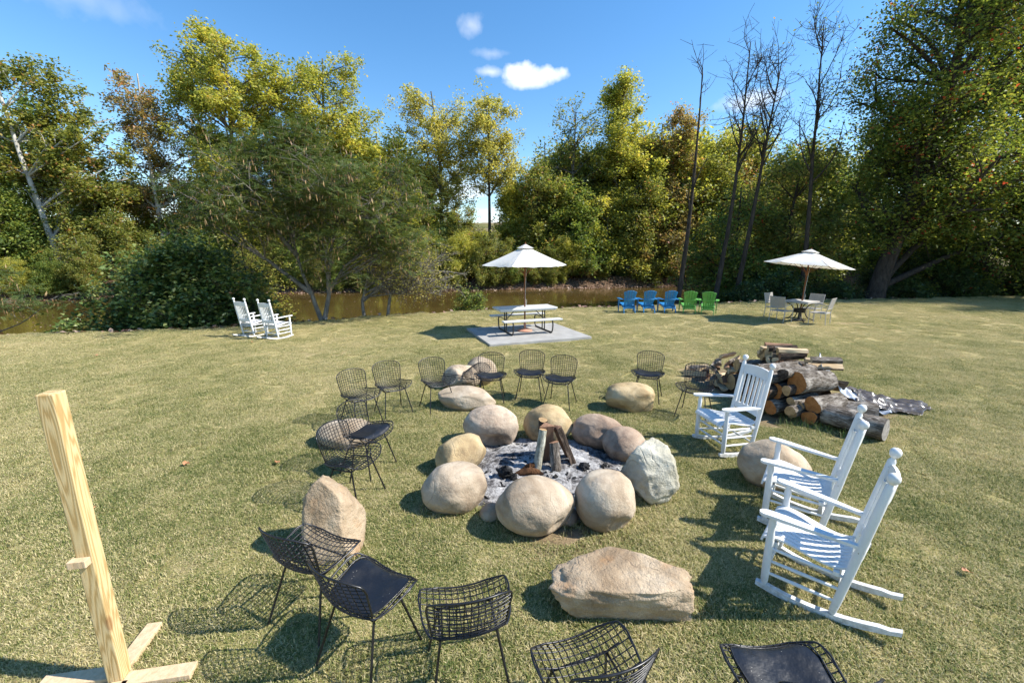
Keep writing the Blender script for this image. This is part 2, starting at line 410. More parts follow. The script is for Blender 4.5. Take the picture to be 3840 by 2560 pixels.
# ------------------------------------------------------------ object materials
def m_plain(name, c, rough=0.5, var=0.12, scale=6, spec=0.4, bump=0.0, bscale=60, metal=0.0):
    t = NT(name); n = t.noise(t.obj(), scale, 4, 0.6)
    k = t.mix(t.mapr(n, 0.3, 0.7), tuple(x * (1 - var) for x in c), tuple(min(1, x * (1 + var)) for x in c))
    nb = t.bump(t.noise(t.obj(), bscale, 3), bump, 0.004) if bump else None
    return t.bsdf(k, t.mapr(n, 0.2, 0.8, max(0.05, rough - .1), rough + .1), nb, spec, metal)
def m_white_paint():
    t = NT('white_paint'); n = t.noise(t.obj(), 5, 5, 0.7); d = t.noise(t.obj(), 38, 4, 0.75)
    base = t.mix(t.mapr(n, 0.3, 0.75), (0.80, 0.80, 0.79), (0.70, 0.70, 0.68))
    chip = t.mapr(t.math('ADD', d, t.math('MULTIPLY', n, 0.35)), 0.87, 0.895)
    sz = t.n.new('ShaderNodeSeparateXYZ'); t.put(sz.inputs[0], t.obj())
    grime = t.math('MULTIPLY', t.mapr(sz.outputs[2], 0.02, 0.16, 1, 0), t.mapr(t.noise(t.obj(), 22, 4, .7), .38, .65, 0, .75))
    base = t.mix(grime, base, (0.30, 0.27, 0.20)); base = t.mix(t.mapr(t.noise(t.vmul(t.obj(), (1, 1, .25)), 16, 5, .7), .5, .75, 0, .22), base, (0.48, 0.46, 0.42))
    return t.bsdf(t.mix(chip, base, (0.22, 0.17, 0.12)), 0.45, t.bump(t.noise(t.obj(), 30, 4), 0.15, 0.004), 0.4)
WHITE = m_white_paint()
WIRE = m_plain('black_coated_wire', (0.012, 0.012, 0.014), 0.32, 0.3, 20, 0.5)
def m_vinyl():
    t = NT('black_vinyl'); sp_ = t.voro(t.obj(), 46); big = t.noise(t.obj(), 9, 4, .6)
    dust = t.math('MULTIPLY', t.mapr(sp_, 0.06, 0.10, 1, 0), t.mapr(t.noise(t.obj(), 14, 2), 0.54, 0.6))
    base = t.mix(t.mapr(big, 0.45, 0.75, 0, .3), (0.011, 0.012, 0.015), (0.04, 0.036, 0.032))
    return t.bsdf(t.mix(dust, base, (0.45, 0.42, 0.36)), t.mapr(big, 0.3, 0.7, 0.28, 0.5), t.bump(t.noise(t.obj(), 14, 3), 0.35, 0.02), 0.5)
VINYL = m_vinyl()
def m_rock(name, a, b, c, bumps=0.6, stain=(0.22, 0.15, 0.10), stain_amt=0.4):
    t = NT(name); o = t.pos()
    n = t.noise(o, 2.2, 6, 0.62, 0.6); k = t.ramp(n, [(0.34, a), (0.5, b), (0.64, c)])
    band = t.noise(t.vmul(o, (1.0, 1.0, 6.0)), 3.0, 4, 0.6, 0.6)
    k = t.mix(t.mapr(band, 0.5, 0.72, 0, 0.35), k, a)
    k = t.mix(t.math('MULTIPLY', t.mapr(t.noise(o, 4.3, 5, .6), 0.55, 0.72), stain_amt), k, stain)
    k = t.mix(t.math('MULTIPLY', t.attr('soot'), t.mapr(t.noise(o, 7, 4, .6), .35, .62, .15, 1.0)), k, (0.035, 0.028, 0.024))
    sp_ = t.noise(o, 85, 3, .7); k = t.mix(t.mapr(sp_, 0.58, 0.75, 0, 0.30), k, tuple(x * 0.45 for x in b))
    k = t.mix(t.mapr(sp_, 0.42, 0.3, 0, 0.18), k, tuple(min(1, x * 1.25) for x in c))
    crack = t.mapr(t.math('ABSOLUTE', t.math('SUBTRACT', t.noise(o, 2.2, 3, .5, 1.0), 0.5)), 0.0, 0.012, 1, 0)
    crack = t.math('MULTIPLY', crack, t.mapr(t.noise(o, 1.7, 2), 0.5, 0.62))
    k = t.mix(t.math('MULTIPLY', crack, 0.3), k, (0.06, 0.045, 0.035))
    h = t.math('SUBTRACT', t.math('ADD', t.noise(o, 9, 6, .65), t.math('MULTIPLY', t.noise(o, 45, 4, .7), .3)), t.math('MULTIPLY', crack, .2))
    return t.bsdf(k, 0.85, t.bump(h, bumps, 0.035), 0.25)
RK_TAN = m_rock('tan_river_stone', (0.29, 0.215, 0.14), (0.43, 0.34, 0.24), (0.54, 0.45, 0.335), 0.5)
RK_GOLD = m_rock('golden_sandstone', (0.28, 0.19, 0.095), (0.43, 0.32, 0.17), (0.54, 0.42, 0.25), 0.55)
RK_RED = m_rock('reddish_river_stone', (0.26, 0.18, 0.125), (0.40, 0.295, 0.21), (0.50, 0.39, 0.295), 0.6)
RK_PALE = m_rock('pale_quartzite', (0.35, 0.32, 0.235), (0.50, 0.47, 0.37), (0.60, 0.57, 0.47), 0.9, (0.20, 0.175, 0.115), 0.45)
RK_ORANGE = m_rock('orange_brown_sandstone', (0.25, 0.175, 0.105), (0.40, 0.30, 0.195), (0.52, 0.415, 0.29), 1.0, (0.40, 0.20, 0.075), 0.6)
RK_SOOT = m_rock('fire_stained_stone', (0.34, 0.235, 0.16), (0.50, 0.39, 0.285), (0.60, 0.49, 0.37), 0.55, (0.16, 0.10, 0.065), 0.5)

# ------------------------------------------------------------ boulders
BASES = []
RG = 'boulders ringing the fire pit'
def rock(name, label, X, Y, a, b, c, yaw, mat, seed, sub=5, boxy=0.0, rough=0.10, cuts=(), dents=(), tilt=(0, 0), sink=0.25, group=None, fine=0.012):
    bm = bmesh.new(); bmesh.ops.create_icosphere(bm, subdivisions=sub, radius=1.0)
    V = np.array([v.co for v in bm.verts]); V /= np.linalg.norm(V, axis=1)[:, None]
    if boxy:
        p = 2 + boxy; V = V / (np.sum(np.abs(V) ** p, 1) ** (1 / p))[:, None]
    s = seed * 13.7
    D = np.array([noise.noise((v[0] * 1.1 + s, v[1] * 1.1 - s, v[2] * 1.1 + s * .5)) + .45 * noise.noise((v[0] * 2.4 - s, v[1] * 2.4 + s, v[2] * 2.4)) for v in V])
    V = V * (1 + rough * D)[:, None]
    rq = random.Random(seed * 7 + 1); cuts = list(cuts); dents = list(dents)
    for _ in range(5): cuts.append(((rq.gauss(0, 1), rq.gauss(0, 1), rq.gauss(.2, .7)), rq.uniform(.84, .95), rq.uniform(.45, .85)))
    for _ in range(7): dents.append(((rq.gauss(0, 1), rq.gauss(-.3, 1), rq.gauss(0, .8)), rq.uniform(.08, .26), rq.uniform(.012, .035)))
    for (n, d, k) in cuts:
        n = np.array(n, float); n /= np.linalg.norm(n); q = V @ n - d
        m = q > 0; V[m] -= np.outer(q[m] * k, n)
    for (n, r, dep) in dents:
        n = np.array(n, float); n /= np.linalg.norm(n); U = V / np.linalg.norm(V, axis=1)[:, None]
        g = np.arccos(np.clip(U @ n, -1, 1)); w = np.clip(1 - (g / r) ** 2, 0, 1) ** 1.3
        V -= U * (w * dep)[:, None]
    F = np.array([noise.fractal((v[0] * 3.5 + s, v[1] * 3.5, v[2] * 3.5 - s), 0.8, 2.1, 5) + (1.6 * (.5 - abs(noise.noise((v[0] * 2.2 + s, v[1] * 2.2, v[2] * 4.4)))) if fine > .025 else 0) for v in V])
    V = V * (1 + fine * F)[:, None] * np.array([a, b, c])
    for v, p in zip(bm.verts, V): v.co = p
    me = bpy.data.meshes.new(name); bm.to_mesh(me); bm.free()
    o = link(name, me, mat, smooth=True)
    M = Matrix.Rotation(yaw, 3, 'Z') @ Matrix.Rotation(tilt[0], 3, 'X') @ Matrix.Rotation(tilt[1], 3, 'Y')
    o.rotation_euler = M.to_euler()
    zmin = float((V @ np.array(M).T)[:, 2].min())
    o.location = (X, Y, -zmin - sink * c)
    if group == RG:      # smoke stain on the side turned to the fire
        W = V @ np.array(M).T; to = np.array([0.36 - X, 4.3 - Y, 0.0]); to /= np.linalg.norm(to); nn = W / np.linalg.norm(W, axis=1)[:, None]
        so = np.clip(nn @ to - .25, 0, 1) * 1.6 * np.clip(1.0 - (W[:, 2] - zmin) / (2.2 * c), 0, 1)
        at = me.attributes.new('soot', 'FLOAT', 'POINT'); at.data.foreach_set('value', np.clip(so, 0, .85).astype(np.float32))
    BASES.append((X, Y, a * .97, b * .97, yaw))
    return tag(o, label, 'boulder', group)
rock('boulder', 'broad smooth tan boulder beside the rounded chipped one in the fire ring', 0.21, 3.37, 0.37, 0.28, 0.25, 0.12, RK_TAN, 1, cuts=[((0.75, -0.7, -0.3), 0.80, .7), ((-1, -.3, .1), .86, .6), ((.2, -.8, .5), .9, .4)], dents=[((0.5, -0.8, -0.35), .35, .10)], rough=.09, group=RG)
rock('boulder', 'rounded grey tan boulder with a chipped lower face in the fire ring', 0.86, 3.42, 0.285, 0.25, 0.285, 0.3, RK_TAN, 2, cuts=[((0, -1, -.5), .86, .5)], dents=[((0.1, -0.85, -0.45), .45, .13), ((.4, -.7, -.5), .25, .08)], rough=.07, group=RG)
rock('boulder', 'smooth egg shaped tan boulder with a pointed outer end in the fire ring', -0.57, 3.70, 0.33, 0.26, 0.245, 0.25, RK_TAN, 3, cuts=[((-.7, -.6, .4), .80, .6), ((-.8, .1, .5), .82, .5)], rough=.10, group=RG)
rock('boulder', 'elongated golden boulder with a flaked end leaning into the fire ring', -0.60, 4.40, 0.33, 0.22, 0.22, 0.75, RK_GOLD, 4, cuts=[((-.9, 0, .4), .75, .6), ((0, -1, .5), .82, .5)], dents=[((.9, -.3, .2), .4, .10)], rough=.1, tilt=(0, -.15), group=RG)
rock('boulder', 'fire stained boulder with a deep hollow in its inner face', -0.27, 5.06, 0.37, 0.28, 0.285, -0.1, RK_SOOT, 5, cuts=[((.2, -1, -.25), .80, .6)], dents=[((0.22, -0.82, -0.52), .62, .34), ((-.15, -.9, -.1), .22, .06)], rough=.06, group=RG)
rock('boulder', 'golden rounded boulder right behind the propped firewood', 0.47, 5.16, 0.325, 0.25, 0.27, 0.0, RK_GOLD, 6, cuts=[((-.8, -.5, .5), .84, .7), ((0, -1, 0), .82, .5)], rough=.08, group=RG)
rock('boulder', 'low pinkish boulder with scooped dents in the fire ring', 1.12, 5.00, 0.37, 0.24, 0.225, -0.45, RK_RED, 7, cuts=[((0, -.8, .6), .82, .6)], dents=[((-.55, -.75, .3), .42, .14), ((.3, -.8, .35), .36, .11), ((-.9, -.2, .3), .3, .06)], rough=.07, group=RG)
rock('boulder', 'round reddish brown boulder tucked behind the pale angular one', 1.36, 4.66, 0.26, 0.24, 0.215, -0.5, RK_RED, 8, rough=.06, dents=[((-.3, -.7, .55), .3, .04)], group=RG)
rock('boulder', 'pale greenish white angular boulder with a dark notch in the fire ring', 1.42, 3.93, 0.29, 0.29, 0.28, -0.6, RK_PALE, 9, boxy=2.4, cuts=[((-1, .15, .45), .66, .95), ((-.35, -1, .05), .80, .95), ((.6, -.8, .25), .88, .9), ((-.5, -.6, -.6), .8, .9), ((.9, .3, .3), .9, .8)], dents=[((-.75, .02, .66), .2, .22), ((-.3, -.8, -.2), .2, .05)], rough=.10, fine=.05, group=RG)
rock('boulder', 'wedge shaped pale boulder lying outside the ring before a toppled chair', -0.73, 6.32, 0.48, 0.27, 0.21, -0.12, RK_TAN, 10, cuts=[((-.6, -.2, .9), .62, .8), ((.3, -.9, .1), .82, .6), ((.5, -.5, -.6), .8, .6)], rough=.10, tilt=(0, .1), sink=.3)
rock('boulder', 'pale boulder with a ridge standing behind the toppled chair', -0.93, 7.34, 0.36, 0.29, 0.245, 0.2, RK_TAN, 11, cuts=[((.5, -.5, .7), .72, .75), ((-.8, -.5, .3), .8, .7)], rough=.14)
rock('boulder', 'tan boulder half hidden behind the ridged pale one', -0.60, 7.62, 0.30, 0.28, 0.29, -0.3, RK_TAN, 12, sub=4, cuts=[((.6, -.6, .5), .8, .6)], rough=.12)
rock('boulder', 'loaf shaped golden boulder with rounded knobs facing a lone wire chair', 1.87, 6.25, 0.37, 0.25, 0.235, -0.18, RK_GOLD, 13, boxy=.8, dents=[((.62, -.55, .2), .4, .06), ((0, -.3, 1), .5, .07)], rough=.09)
rock('boulder', 'low tan boulder behind the pair of wire chairs', -2.16, 5.05, 0.39, 0.27, 0.18, -0.1, RK_TAN, 14, sub=4, cuts=[((.4, -.8, .5), .78, .6)], rough=.1)
rock('boulder', 'upright orange brown slab boulder with a sloping flat top', -1.50, 3.06, 0.25, 0.20, 0.345, 0.30, RK_ORANGE, 15, boxy=2.6, cuts=[((-.30, -.85, .55), .55, .95), ((.85, -.45, .15), .70, .9), ((-.95, -.1, .35), .80, .9), ((.72, .1, .75), .66, .9), ((-.6, .2, .9), .9, .9)], rough=.09, fine=.035, tilt=(.0, -.10))
rock('boulder', 'large flat topped orange brown boulder set alone on the grass', 0.79, 2.50, 0.49, 0.20, 0.165, -0.06, RK_ORANGE, 16, boxy=5.0, cuts=[((.03, -.10, 1), .78, .95), ((.08, -1, -.12), .88, .9), ((.75, .62, .25), .86, .9), ((-.7, .5, .35), .98, .85), ((.55, -.85, .1), 1.02, .9), ((-.75, -.2, .65), 1.0, .8), ((.8, -.1, .6), 1.05, .8)], rough=.10, fine=.05, sink=.2)
rock('boulder', 'smooth tan boulder with a pointed left end behind the white rocking chairs', 2.80, 4.08, 0.34, 0.27, 0.27, -0.25, RK_TAN, 17, cuts=[((.7, -.2, .8), .80, .7)], rough=.08)
rock('small_stone', 'small flat tan stone wedged between two ring boulders', -0.19, 3.50, 0.12, 0.10, 0.09, 0.4, RK_TAN, 18, sub=3, rough=.1, sink=.6)
rock('small_stone', 'small dark reddish stone in the shade of a ring boulder', 0.52, 3.42, 0.10, 0.09, 0.10, 1.0, RK_RED, 19, sub=3, rough=.1, sink=.5)

# ------------------------------------------------------------ fire pit: ash, cinders, propped logs
def bark_mat(name, a, b, cold=(0.02, 0.016, 0.013)):
    t = NT(name); o = t.obj(); st = t.vmul(o, (1, 1, 0.22))
    n = t.noise(st, 34, 5, .7, .6); k = t.ramp(n, [(0.32, cold), (0.5, a), (0.7, b)])
    k = t.mix(t.mapr(t.noise(o, 6, 4), .5, .7, 0, .6), k, tuple(min(1, x * 1.5) for x in b))
    return t.bsdf(k, 0.95, t.bump(n, 1.0, 0.03), 0.1)
def wood_mat(name, a, b, ring=False):
    t = NT(name); o = t.obj()
    if ring:
        ln = t.n.new('ShaderNodeVectorMath'); ln.operation = 'LENGTH'; t.put(ln.inputs[0], t.vmul(o, (1, 1, 0)))
        w = t.math('SINE', t.math('MULTIPLY', t.math('ADD', ln.outputs['Value'], t.math('MULTIPLY', t.noise(o, 8, 3), .03)), 420.0))
        f = t.math('ADD', t.math('MULTIPLY', w, .14), t.noise(o, 12, 4, .65))
    else: f = t.noise(t.vmul(o, (1, 1, 0.12)), 26, 5, .65, .4)
    return t.bsdf(t.ramp(f, [(0.25, a), (0.7, b)]), 0.85, t.bump(f, .5, .008), 0.15)
BARK = bark_mat('grey_oak_bark', (0.15, 0.125, 0.10), (0.40, 0.36, 0.31))
BARKD = bark_mat('dark_bark', (0.06, 0.045, 0.035), (0.17, 0.125, 0.095))
BIRCH = bark_mat('pale_birch_bark', (0.38, 0.36, 0.27), (0.60, 0.57, 0.46), (0.12, 0.10, 0.065))
BURNT = bark_mat('charred_wood', (0.035, 0.018, 0.010), (0.14, 0.07, 0.035), (0.006, 0.005, 0.005))
CUT_O = wood_mat('fresh_orange_end_grain', (0.22, 0.075, 0.022), (0.47, 0.21, 0.07), True)
CUT_T = wood_mat('tan_end_grain', (0.27, 0.16, 0.07), (0.50, 0.34, 0.18), True)
CUT_G = wood_mat('weathered_grey_end_grain', (0.16, 0.14, 0.12), (0.40, 0.37, 0.33), True)
SPLIT_P = wood_mat('pale_split_wood', (0.38, 0.26, 0.14), (0.66, 0.52, 0.34))
SPLIT_R = wood_mat('reddish_split_wood', (0.14, 0.075, 0.045), (0.34, 0.20, 0.125))
def log(name, label, a, b, r0, r1, bark, cut0, cut1, seed=0, sides=18, group=None, half=False, split=None):
    """a log from a to b: bark > the two cut ends; local z runs along it"""
    a, b = Vector(a), Vector(b); L_ = (b - a).length; g = random.Random(seed)
    rows = 7; ang = [2 * math.pi * k / sides for k in range(sides)]
    lob = [1 + 0.10 * math.sin(2 * q + seed) + 0.06 * math.sin(3 * q + 2 * seed) for q in ang]
    mb = MB(); sec = []
    if half: ang = [math.pi * k / (sides - 4) for k in range(sides - 3)]; lob = lob[:len(ang)]
    for i in range(rows):
        z = L_ * i / (rows - 1); r = r0 + (r1 - r0) * i / (rows - 1); ox, oy = g.uniform(-.03, .03) * r0, g.uniform(-.03, .03) * r0
        for q, l in zip(ang, lob):
            rr = r * l * g.uniform(.95, 1.05)
            mb.v.append((ox + rr * math.cos(q), oy + rr * math.sin(q), z))
    n = len(ang)
    for i in range(rows - 1):
        for k in range(n if not half else n - 1):
            l = (k + 1) % n; mb.f.append((i * n + k, i * n + l, (i + 1) * n + l, (i + 1) * n + k))
    root = mb.build(name, bark, smooth=True); root.data.update()
    for nm, i, mt, sgn in (('cut_end', 0, cut0, -1), ('cut_end', rows - 1, cut1, 1)):
        e = MB(); ring = [mb.v[i * n + k] for k in range(n)]; z = ring[0][2]
        e.v = [(x, y, z + sgn * g.uniform(0, .004)) for x, y, z in ring] + [(g.uniform(-.15, .15) * r0, (0.35 if half else g.uniform(-.15, .15)) * r0, z + sgn * 0.006)]
        for k in range(n): q = (k, (k + 1) % n, n); e.f.append(q if sgn > 0 else q[::-1])
        e.build(nm, mt, root)
    if half:
        f_ = MB()
        for i in range(rows):
            f_.v += [mb.v[i * n], (0, g.uniform(-.02, .05) * r0, L_ * i / (rows - 1)), mb.v[i * n + n - 1]]
        for i in range(rows - 1):
            for k in range(2): f_.f.append((i * 3 + k + 1, i * 3 + k, i * 3 + 3 + k, i * 3 + 4 + k))
        f_.build('split_face', split or SPLIT_P, root)
    root.rotation_mode = 'QUATERNION'
    q = (b - a).normalized().to_track_quat('Z', 'Y')
    root.rotation_quaternion = q @ Matrix.Rotation(g.uniform(0, 6.28), 3, 'Z').to_quaternion() if not half else q
    root.location = a
    return tag(root, label, 'log', group)
# ash bed
t = NT('wood_ash'); o_ = t.pos()
n1 = t.noise(o_, 3.2, 6, .7); n2 = t.noise(o_, 22, 5, .75)
ash = t.ramp(t.math('ADD', t.math('MULTIPLY', n1, .65), t.math('MULTIPLY', n2, .45)), [(0.42, (0.03, 0.028, 0.027)), (0.51, (0.17, 0.16, 0.157)), (0.58, (0.40, 0.39, 0.38)), (0.72, (0.66, 0.65, 0.64))])
ASH = t.bsdf(ash, 0.95, t.bump(n2, 1.0, .04), .1)
g = np.random.default_rng(3); AV = []; m_ = 70
for j in range(m_):
    for i in range(m_):
        u, v = (i / (m_ - 1) * 2 - 1), (j / (m_ - 1) * 2 - 1); x, y_ = 0.36 + u * 1.1, 4.3 + v * 1.0; r = math.hypot(u, v)
        z = 0.075 * float(sstep(1.0, 0.3, r)) + 0.035 * noise.fractal((x * 7, y_ * 7, 3), .9, 2, 4) * float(sstep(1.05, .8, r)) - 0.05 * float(sstep(.85, 1.05, r)) + .012
        AV.append((x, y_, z))
ii = np.arange(m_ - 1)[:, None] * m_ + np.arange(m_ - 1)[None, :]
tag(link('ash_bed', raw_mesh('ash_bed', np.array(AV), quad=np.stack([ii, ii + 1, ii + m_ + 1, ii + m_], -1).reshape(-1, 4)), ASH, smooth=True), 'grey white wood ash filling the stone fire ring', 'ash', kind='stuff')
CHAR = m_rock('charcoal', (0.008, 0.008, 0.008), (0.02, 0.02, 0.02), (0.10, 0.10, 0.10), 1.0, (0.3, 0.3, 0.3), .3)
cin = MB(); rg = random.Random(8)
for i in range(260):
    q, rr = rg.uniform(0, 6.28), rg.uniform(0, .92) ** .6
    x, y_ = 0.36 + math.cos(q) * rr * .95, 4.3 + math.sin(q) * rr * .82; s = rg.uniform(.006, .026) * (1.4 if i < 25 else .9)
    cin.box((x, y_, 0.06 * float(sstep(1, .3, rr)) + .02), (s * 2, s * rg.uniform(.8, 2), s), Matrix.Rotation(rg.uniform(0, 3), 3, Vector((rg.random(), rg.random(), 1))))
tag(cin.build('cinders', CHAR), 'scattered charcoal bits over the ash bed', 'charcoal', kind='stuff')
for i, (x, y_, s, lb) in enumerate([(-0.07, 4.10, .07, 'black knobbly cinder lump on the ash near the charred wood'), (0.80, 4.22, .055, 'dark cinder lump by the round grey boulder'), (0.02, 4.02, .04, 'small grey cinder lump beside a bigger black one')]):
    r_ = rock('cinder_lump', lb, x, y_, s, s * .9, s * .8, i, CHAR, 30 + i, sub=4, rough=.5, fine=.25, sink=0.2); r_['category'] = 'charcoal'; r_.location.z += .06
log('firewood', 'pale birch round propped upright at the front of the fire', (0.27, 4.21, 0.05), (0.345, 4.30, 0.52), .048, .046, BIRCH, CUT_T, CUT_T, 1)
log('firewood', 'bark covered split log standing before the other fire logs', (0.49, 4.22, 0.05), (0.455, 4.27, 0.39), .062, .058, BARK, SPLIT_R, SPLIT_R, 2, half=True, split=SPLIT_R)
log('firewood', 'dark split log in the middle of the fire with a slanted red top', (0.39, 4.40, 0.05), (0.395, 4.35, 0.53), .085, .08, BARKD, SPLIT_R, SPLIT_R, 3, half=True, split=SPLIT_R)
log('firewood', 'split log leaning on the fire from the right boulder side', (0.68, 4.38, 0.05), (0.50, 4.37, 0.51), .06, .055, BARKD, SPLIT_R, SPLIT_R, 4, half=True, split=SPLIT_R)
log('firewood', 'round dark log at the back of the fire with a smooth cut top', (0.36, 4.62, 0.05), (0.36, 4.50, 0.55), .05, .048, BARKD, CUT_T, CUT_T, 5)
log('firewood', 'second split log leaning behind the right hand fire log', (0.66, 4.52, 0.05), (0.48, 4.43, 0.48), .05, .05, BARK, SPLIT_R, SPLIT_R, 7, half=True, split=SPLIT_R)
mb = MB(); mb.tube([(0.03, 4.12, .07), (0.12, 4.13, .10), (0.2, 4.13, .115), (0.28, 4.13, .09), (0.34, 4.12, .07)], [.022, .042, .045, .04, .018], 9)
mb.tube([(0.1, 4.19, .08), (0.17, 4.2, .13), (0.26, 4.22, .14), (0.33, 4.22, .1)], [.015, .028, .03, .012], 8); mb.tube([(0.2, 4.14, .12), (0.19, 4.15, .17), (0.195, 4.15, .2)], [.02, .014, .004], 6)
tag(mb.build('charred_branch', BURNT, smooth=True), 'charred brown forked branch lying on the ash', 'wood')

# ------------------------------------------------------------ wire side chairs
PROF = catmull([(0.195, .440), (0.12, .449), (0.0, .436), (-.11, .427), (-.178, .442), (-.215, .49), (-.245, .58), (-.275, .68), (-.30, .765)], 61)
WV = [(0, .15), (.03, .205), (.09, .25), (.18, .265), (.33, .245), (.47, .208), (.56, .195), (.70, .205), (.88, .222), (.95, .215), (1, .15)]
def cw(v): return float(np.interp(v, [a for a, _ in WV], [b for _, b in WV]))
def cs(x, v, lift=0.0):
    i = v * 60; k = min(int(i), 59); f_ = i - k
    py = PROF[k][0] * (1 - f_) + PROF[k + 1][0] * f_; pz = PROF[k][1] * (1 - f_) + PROF[k + 1][1] * f_
    back = float(sstep(.45, .66, v)); q = (x / .25) ** 2
    front = float(sstep(.14, 0, v))
    py += back * .085 * q * 1.0 + lift * back; pz += (1 - back) * .055 * q - .018 * front + lift * (1 - back)
    if v > .93: pz -= .0 * q
    return Vector((x, py, pz))
def chair_meshes():
    m = {}
    rim = [cs(-cw(v), v) for v in np.linspace(0, 1, 49)]; rr = [cs(cw(v), v) for v in np.linspace(0, 1, 49)]
    top = [cs(x, 1.0) + Vector((0, 0, .012 * (1 - (x / .15) ** 2))) for x in np.linspace(-.15, .15, 9)][1:-1]; fr = [cs(x, 0) for x in np.linspace(.15, -.15, 9)][1:-1]
    m['rim'] = MB().tube(rim + top + rr[::-1] + fr, .0060, 6, closed=True).mesh('rim')
    g_ = MB()
    for k in range(1, 24):
        v = k / 24; w = cw(v); g_.tube([cs(x, v, -.002) for x in np.linspace(-w, w, 11)], .0032, 5, cap=False)
    for x in np.arange(-.252, .2521, .036):
        run = []
        for v in np.linspace(0, 1, 61):
            if cw(v) >= abs(x) - 1e-6: run.append(cs(x, v, .003))
            else:
                if len(run) > 2: g_.tube(run, .0032, 5, cap=False)
                run = []
        if len(run) > 2: g_.tube(run[::2] + [run[-1]], .0032, 5, cap=False)
    m['wire_shell'] = g_.mesh('wire_shell')
    J = {(sx, sy): Vector((sx * .155, .085 if sy > 0 else -.12, .395)) for sx in (-1, 1) for sy in (-1, 1)}
    for (sx, sy), p in J.items():
        foot = Vector((sx * .225, .185 if sy > 0 else -.255, 0.0))
        m['leg', sx, sy] = MB().tube([p + Vector((0, 0, .0)), foot], .0078, 7).mesh('leg')
    fb = MB()
    for a, b in (((-1, 1), (1, 1)), ((-1, -1), (1, -1)), ((-1, -1), (-1, 1)), ((1, -1), (1, 1))): fb.tube([J[a], J[b]], .007, 6)
    for (sx, sy), p in J.items(): fb.tube([p, cs(sx * .205, .20 if sy > 0 else .44, -.006)], .006, 6)
    m['base_frame'] = fb.mesh('base_frame')
    # vinyl pad
    rows_t, rows_b = [], []
    vv = np.linspace(.055, .47, 17); U = np.linspace(-1, 1, 15)
    cm = MB(); n = len(U)
    for kind in (0, 1):
        for i, v in enumerate(vv):
            w = max(.10, cw(v) - .052) * (1 - .10 * abs((i - 8) / 8) ** 6)
            if i in (0, 16): w *= .86
            for u in U:
                ed = max(abs(u), abs((i - 8) / 8)); th = .020 * (1 - ed ** 7) if kind == 0 else 0.0
                cm.v.append(tuple(cs(u * w, v, .008 + th)))
    K = len(vv) * n
    for i in range(len(vv) - 1):
        for j in range(n - 1):
            a = i * n + j; cm.f.append((a, a + n, a + n + 1, a + 1)); cm.f.append((K + a + 1, K + a + n + 1, K + a + n, K + a))
    edge = [j for j in range(n)] + [i * n + n - 1 for i in range(1, len(vv))] + [(len(vv) - 1) * n + j for j in range(n - 2, -1, -1)] + [i * n for i in range(len(vv) - 2, 0, -1)]
    for a, b in zip(edge, edge[1:] + edge[:1]): cm.f.append((a, b, K + b, K + a))
    m['seat_pad'] = cm.mesh('seat_pad')
    pip = [cs(cm.v[e][0] * 1.01, vv[e // n], .013) for e in edge]
    m['piping'] = MB().tube(pip, .0045, 5, closed=True).mesh('piping')
    return m
CM = chair_meshes()
for k in ('rim', 'wire_shell', 'base_frame', 'seat_pad', 'piping'): CM[k].polygons.foreach_set('use_smooth', [True] * len(CM[k].polygons))
def wire_chair(x, y, face, label, pad=False):
    """face: compass of the sitter's view in degrees from +x"""
    r_ = empty('wire_chair', (x, y, 0.0), R(face - 90), label, 'chair', 'black wire side chairs around the fire')
    link('wire_shell', CM['wire_shell'], WIRE, r_); link('rim', CM['rim'], WIRE, r_); link('base_frame', CM['base_frame'], WIRE, r_)
    for sx in (-1, 1):
        for sy in (-1, 1): link('leg', CM['leg', sx, sy], WIRE, r_)
    if pad:
        p = link('seat_pad', CM['seat_pad'], VINYL, r_); link('piping', CM['piping'], VINYL, p)
    return r_
def by_back(mx, my, face, label, pad=False, d=.285):
    return wire_chair(mx + math.cos(R(face)) * d, my + math.sin(R(face)) * d, face, label, pad)
by_back(-1.44, 2.21, 68, 'bare black wire chair beside the upright orange brown slab boulder')
by_back(-1.00, 1.90, 62, 'black wire chair with a dusty vinyl pad, its back to two bare wire chairs', True)
by_back(-0.20, 1.73, 103, 'bare black wire chair standing alone on the grass facing the broad ring boulder')
by_back(0.47, 1.39, 109, 'bare black wire chair behind the large flat topped boulder')
wire_chair(1.31, 1.60, 92, 'black wire chair with a shaded vinyl pad near a rocker tip', True)
wire_chair(-1.62, 4.37, -22, 'black wire chair with a pad in front of the low tan boulder', True)
wire_chair(-1.57, 3.78, -16, 'bare black wire chair between the low tan boulder and the upright slab')
by_back(-2.38, 5.81, -39, 'bare wire chair at the outer end of the back row of chairs')
by_back(-2.00, 6.28, -51, 'bare wire chair second from the outer end of the back row')
by_back(-1.33, 6.50, -56, 'bare wire chair of the back row next to the ridged pale boulder')
by_back(-0.35, 6.86, -90, 'padded wire chair of the back row beside the ridged pale boulder', True)
by_back(0.36, 7.02, -101, 'padded wire chair in the middle of three padded ones', True)
by_back(0.88, 6.65, -113, 'padded wire chair closest to the loaf shaped boulder in the row of three', True)
by_back(2.40, 6.94, -115, 'padded wire chair standing alone behind the loaf shaped boulder', True)
by_back(2.92, 6.16, -127, 'bare wire chair between the firewood pile and a white rocking chair')
tc_ = wire_chair(-0.62, 6.95, 0, 'toppled black wire chair lying between two pale boulders')
tc_.rotation_euler = (R(-88), 0, R(-42)); tc_.location = (-1.02, 6.66, 0.17)

